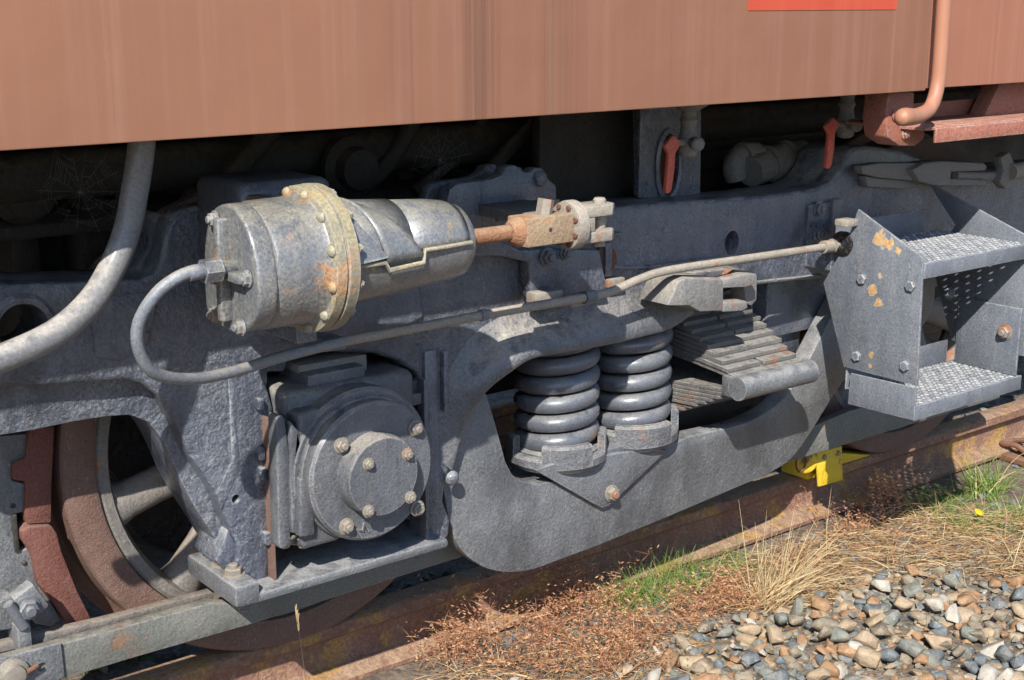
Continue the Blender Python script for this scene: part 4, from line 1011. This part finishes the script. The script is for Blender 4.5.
for layer in range(2):
    for i in range(int(5.6 / sp)):
        for j in range(int(1.5 / sp)):
            x = .4 + i * sp + rnd.uniform(-.4, .4) * sp; y = -1.55 + j * sp + rnd.uniform(-.4, .4) * sp
            z = gz(x, y); px, py, d = proj((x, y, z))
            r = rnd.choice((.010, .013, .016, .019, .023, .029, .040)) * rnd.uniform(.85, 1.1)
            mi = rnd.choices(range(6), (4, 6, 5, 4, 4, 2))[0]
            g = inside((px, py), GRAVEL) or (px > 1030 and y < -.30 and x < 5.5) or (py > 690 and x > 1.75)
            if g:
                if layer == 1 and rnd.random() < .5: continue
                cand.append((2 * r * F / d if (-10 < px < 1034 and py < 690) else 0, x, y, z + r * (.15 + .6 * layer), r, mi))
            elif layer == 0 and rnd.random() < (.35 if y > -.12 else .30):
                cand.append((2 * r * F / d if (0 < px < 1024 and py < 680) else 0, x, y, z + r * .15, r * .8, rnd.choice((0, 1, 4, 4, 3))))
for i in range(1400):                                        # under the locomotive and along the rail foot
    x, y = rnd.uniform(-.3, 6), rnd.uniform(-.06, 1.2)
    if abs(y - YR) < .09: continue
    cand.append((0, x, y, gz(x, y) + .004, rnd.uniform(.014, .03), rnd.choice((0, 4, 4, 1))))
for i in range(4200):                                        # fines between the stones
    x, y = rnd.uniform(1.2, 4.4), rnd.uniform(-1.4, -.05); px, py, d = proj((x, y, gz(x, y)))
    if inside((px, py), GRAVEL) or rnd.random() < .5: cand.append((0, x, y, gz(x, y) + .001, rnd.uniform(.003, .009), rnd.choice((0, 1, 2, 3, 4, 1))))
cand.sort(key=lambda c: -c[0])
bal = thing('ballast', 'loose grey and brown ballast stones heaped beside the track', None, (3, -.6, -.15)); bal['kind'] = 'structure'
for c in cand[:300]:
    o = bpy.data.objects.new('stone', rnd.choice(PROTO)[c[5]]); COL.objects.link(o); o.parent = bal
    o.location = Vector(c[1:4]) - wl(bal); o.scale = (c[4],) * 3; o.rotation_euler = (rnd.gauss(0, .35), rnd.gauss(0, .35), rnd.uniform(0, 6.28))
VV = [[] for _ in STONES]; FF = [[] for _ in STONES]; NV = [0] * len(STONES)
for c in cand[300:]:
    v, f = rnd.choice(LPV); a, b = rnd.uniform(0, 6.28), rnd.gauss(0, .4)
    ca, sa, cb, sb = math.cos(a), math.sin(a), math.cos(b), math.sin(b)
    Rm = np.array([[ca, -sa, 0], [sa, ca, 0], [0, 0, 1]]) @ np.array([[1, 0, 0], [0, cb, -sb], [0, sb, cb]])
    m = c[5]; VV[m].append((v * c[4]) @ Rm.T + np.array(c[1:4])); FF[m].append(f + NV[m]); NV[m] += len(v)
allv, allf, mi, n0 = [], [], [], 0
for m in range(len(STONES)):
    if VV[m]:
        v = np.concatenate(VV[m]); f = np.concatenate(FF[m]) + n0; allv.append(v); allf.append(f); mi += [m] * len(f); n0 += len(v)
me = bpy.data.meshes.new('small_stones'); me.from_pydata((np.concatenate(allv) - np.array((3, -.6, -.15))).tolist(), [], np.concatenate(allf).tolist())
for m in STONES: me.materials.append(m)
me.polygons.foreach_set('material_index', mi); me.update()
so_ = bpy.data.objects.new('small_stones', me); COL.objects.link(so_); so_.parent = bal; so_['kind'] = 'stuff'

# ------------------------------------------------------------------ plants
class Blades:
    def __init__(s, seed): s.v, s.f, s.m, s.r = [], [], [], random.Random(seed)
    def blade(s, p, d, ln, wd, droop=.5, seg=4, mat=0):
        r = s.r; p = Vector(p); d = Vector(d).normalized(); side = d.cross(Vector((r.gauss(0, 1), r.gauss(0, 1), r.gauss(0, .4)))).normalized()
        b = len(s.v)
        for i in range(seg + 1):
            t = i / seg; w_ = wd * (1 - .85 * t) * .5
            s.v += [p - side * w_, p + side * w_]
            p = p + d * (ln / seg); d = (d + Vector((0, 0, -droop / seg))).normalized()
        for i in range(seg):
            k = b + 2 * i; s.f.append((k, k + 1, k + 3, k + 2)); s.m.append(mat)
        return p
    def fleck(s, p, sz, mat=0):
        r = s.r; u = Vector((r.gauss(0, 1), r.gauss(0, 1), r.gauss(0, 1))).normalized(); v = u.orthogonal().normalized(); b = len(s.v); p = Vector(p)
        s.v += [p - u * sz, p + v * sz * .32, p + u * sz, p - v * sz * .32]; s.f.append((b, b + 1, b + 2, b + 3)); s.m.append(mat)
    def build(s, name, mats, label, cat=None, kind=None, group=None):
        vs = s.v; cx = sum((v.x for v in vs)) / len(vs); cy = sum((v.y for v in vs)) / len(vs); cz_ = min(v.z for v in vs)
        c = Vector((cx, cy, cz_)); me = bpy.data.meshes.new(name); me.from_pydata([(v - c)[:] for v in vs], [], s.f)
        for m in mats: me.materials.append(m)
        me.polygons.foreach_set('material_index', s.m); me.update()
        o = bpy.data.objects.new(name, me); COL.objects.link(o); o.location = c
        return tag(o, label, cat, group, kind)
RTH = RT.copy()
# large pale straw tuft
B = Blades(1)
for i in range(150):
    p = G(768 + B.r.gauss(0, 11), 604 + B.r.gauss(0, 5)); lean = B.r.choice((B.r.gauss(.15, .28), B.r.gauss(.75, .45)))
    B.blade(p, RTH * lean + Vector((B.r.gauss(0, .15), B.r.gauss(-.1, .2), 1)), B.r.uniform(.10, .26), B.r.uniform(.0022, .0042), B.r.uniform(.1, .8), 6, 0)
for px, dx, ln in ((752, -.15, .30), (757, .05, .27), (770, -.02, .25), (790, .25, .27), (748, -.3, .22)):
    B.blade(G(px, 606), RTH * dx + Vector((0, 0, 1)), ln, .003, .12, 6, 0)
B.build('grass_tuft', [M['straw']], 'tall pale straw tuft standing at the edge of the gravel', 'grass tuft')
# green tufts
def green(name, label, spots, n, ln, seed, droop=.6, spread=.5, mats=('grass', 'straw'), wd=.0026):
    B = Blades(seed)
    for px, py, sx, sy in spots:
        for i in range(n):
            p = G(px + max(-1.5, min(1.5, B.r.gauss(0, .8))) * sx, py + max(-1.5, min(1.5, B.r.gauss(0, .8))) * sy)
            B.blade(p, Vector((B.r.gauss(0, spread), B.r.gauss(0, spread), 1)), B.r.uniform(ln * .45, ln), wd * B.r.uniform(.7, 1.2), droop * B.r.uniform(.5, 1.5), 4, 1 if B.r.random() < .12 else 0)
    B.build(name, [M[m] for m in mats], label, 'grass tuft', group='green grass tufts')
for k, (lab, sp1, n_, ln_) in enumerate([
        ('fine green grass tuft leaning on the rail, nearest to the beam corner', (624, 606, 17, 9), 150, .15),
        ('dense green grass tuft beside the rail below the spring seat bolt', (658, 594, 20, 11), 200, .16),
        ('green grass tuft between the rail and the brown weed', (698, 582, 19, 10), 170, .14),
        ('small green grass tuft just left of the tall straw', (733, 568, 13, 8), 110, .12)]):
    green('grass_tuft', lab, [sp1], n_, ln_, 60 + k, .9, .8, wd=.0022)
green('grass_tuft', 'taller green grass tuft beside the rail at the right edge', [(986, 494, 11, 6)], 150, .17, 4, .9, .45, wd=.004)
green('grass_tuft', 'low green grass left of the yellow flower', [(935, 506, 22, 10)], 260, .09, 5, .8, .9)
green('grass_tuft', 'low green grass below the yellow flower', [(968, 528, 20, 8)], 260, .08, 15, .8, .9)
green('grass_tuft', 'low green grass at the right edge below the taller tuft', [(1010, 520, 18, 11)], 260, .09, 16, .8, .9)
green('grass_tuft', 'leafy green weed under the tie bar nearest the left edge', [(45, 676, 12, 4)], 45, .07, 6, 1.2, .9, ('leafg', 'leafg'), .012)
green('grass_tuft', 'leafy green weed under the tie bar below the wheel rim', [(88, 668, 12, 4)], 55, .07, 17, 1.2, .9, ('leafg', 'leafg'), .012)
green('grass_tuft', 'leafy green weed between tie bar and rail, rightmost of three', [(128, 655, 12, 4)], 45, .07, 18, 1.2, .9, ('leafg', 'leafg'), .012)
# dry reddish weeds
def weed(label, spots, seed, n=16, h=.12):
    B = Blades(seed)
    for px, py, s in spots:
        for i in range(n):
            p = G(px + B.r.gauss(0, s), py + B.r.gauss(0, s * .45)); d = Vector((B.r.gauss(0, .55), B.r.gauss(0, .55), 1))
            ln = B.r.uniform(h * .4, h * 1.25); tip = B.blade(p, d, ln, .0024, .3, 4, B.r.choice((0, 1)))
            for k in range(12):
                t = B.r.uniform(.15, 1.0); q = p.lerp(tip, t)
                e = B.blade(q, Vector((B.r.gauss(0, 1), B.r.gauss(0, 1), B.r.uniform(-.1, .9))), B.r.uniform(.016, .045), .0015, .2, 2, B.r.choice((0, 1)))
                for j in range(2): B.fleck(e + Vector((B.r.gauss(0, .004), B.r.gauss(0, .004), B.r.gauss(0, .004))), B.r.uniform(.003, .0065), B.r.choice((0, 0, 1, 0, 1)))
    B.build('dry_weed', [M['weed'], M['weedred'], M['straw']], label, 'dry weed', group='dried brown weeds')
weed('dried brown weed clump at the bottom edge left of centre', [(452, 668, 16), (478, 650, 18), (505, 668, 20)], 21, 20, .14)
weed('dried brown weed with upright stems near the beam corner', [(540, 640, 18), (566, 622, 14), (600, 610, 12)], 22, 20, .13)
weed('dried brown weed clump between the rail and the gravel', [(570, 665, 20), (606, 645, 18), (640, 640, 16), (625, 668, 14)], 23, 18, .10)
weed('dried brown weed behind the straw tuft', [(690, 620, 16), (720, 606, 14), (800, 575, 14), (735, 600, 10)], 24, 20, .07)
weed('dried brown weed under the footstep beside the rail', [(880, 500, 14), (905, 505, 14), (850, 530, 16)], 25, 18, .09)
# matted straw litter
MAT = [(690, 615), (720, 575), (800, 545), (900, 510), (960, 520), (1040, 515), (1040, 592), (930, 575), (872, 585), (845, 602), (790, 618)]
B = Blades(31); cnt = 0
while cnt < 2600:
    px, py = B.r.uniform(640, 1040), B.r.uniform(500, 620)
    if not inside((px, py), MAT): continue
    cnt += 1; p = G(px, py) + Vector((0, 0, B.r.uniform(.0, .035)))
    B.blade(p, RTH * B.r.gauss(.5, .7) + Vector((B.r.gauss(0, .5), B.r.gauss(0, .5), B.r.uniform(-.05, .45))), B.r.uniform(.04, .15), B.r.uniform(.0015, .003), B.r.uniform(.3, 1.2), 4, B.r.choices((0, 1, 2), (3, 5, 2))[0])
for i in range(1500):
    px, py = B.r.uniform(400, 700), B.r.uniform(600, 690)
    if py < 690 - (px - 390) * .28: continue
    B.blade(G(px, py) + Vector((0, 0, B.r.uniform(0, .02))), Vector((B.r.gauss(0, 1), B.r.gauss(0, 1), B.r.uniform(-.1, .4))), B.r.uniform(.03, .10), .0024, .5, 3, B.r.choices((0, 1, 2), (4, 4, 3))[0])
B.build('dry_grass_litter', [M['straw'], M['strawb'], M['weed']], 'matted dry brown grass lying between the rail and the gravel', kind='stuff')
# single stalk with seed head, flower
B = Blades(41); p = G(305, 700); d = (QY(298, 612, -.42) - p)
p0 = QY(307, 690, -.42); p0.z = max(p0.z, -.16)
B.blade(p0, QY(297, 616, -.42) - p0, (QY(297, 616, -.42) - p0).length, .004, 0, 4, 0)
for i in range(40):
    q = p0.lerp(QY(296, 611, -.42), .72 + .28 * B.r.random()); B.blade(q, Vector((B.r.gauss(0, .15), B.r.gauss(0, .15), 1)), .014, .003, 0, 2, 0)
B.build('grass_stalk', [M['straw']], 'single dry grass stalk with a seed head in front of the tie bar', 'grass stalk')
fl = thing('flower', 'small yellow flower in the green grass at the right', 'flower', G(978, 528))
p = G(978, 528); tipf = QY(978, 514, p.y)
tube('stem', [p, tipf], .0015, M['grass'], fl, 6, smoothpath=False)
lathe('petals', [(0, .003), (.004, .012), (.008, .015), (.010, .006)], tipf, (0, -.5, 1), M['flower'], fl, 12, fn=lambda a, s: 1 + .12 * math.cos(8 * a))

# ------------------------------------------------------------------ spider webs in the dark gaps
def web(px, py, Y, rad, seed, label):
    r = random.Random(seed); c = QY(px, py, Y); bm = bmesh.new(); n = 15; sp_ = []
    for i in range(n):
        a = 2 * math.pi * (i + r.uniform(-.25, .25)) / n; L = rad * r.uniform(.75, 1.15)
        e = c + Vector((math.cos(a) * L, r.gauss(0, .004), math.sin(a) * L)); sp_.append((a, e)); tube_bm([c, e], .00011, 3, bm, smoothpath=False)
    for k in range(13):
        t = .18 + .06 * k
        for i in range(n):
            if r.random() < .6: continue
            tube_bm([c.lerp(sp_[i][1], t), c.lerp(sp_[(i + 1) % n][1], t)], .00010, 3, bm, smoothpath=False)
    tag(finish('spider_web', bm, M['web'], None, 0), label, 'spider web', 'spider webs')
web(80, 192, -.02, .085, 1, 'spider web in the dark gap left of the rubber hose')
web(440, 160, -.02, .075, 2, 'spider web in the dark gap above the cylinder nose')
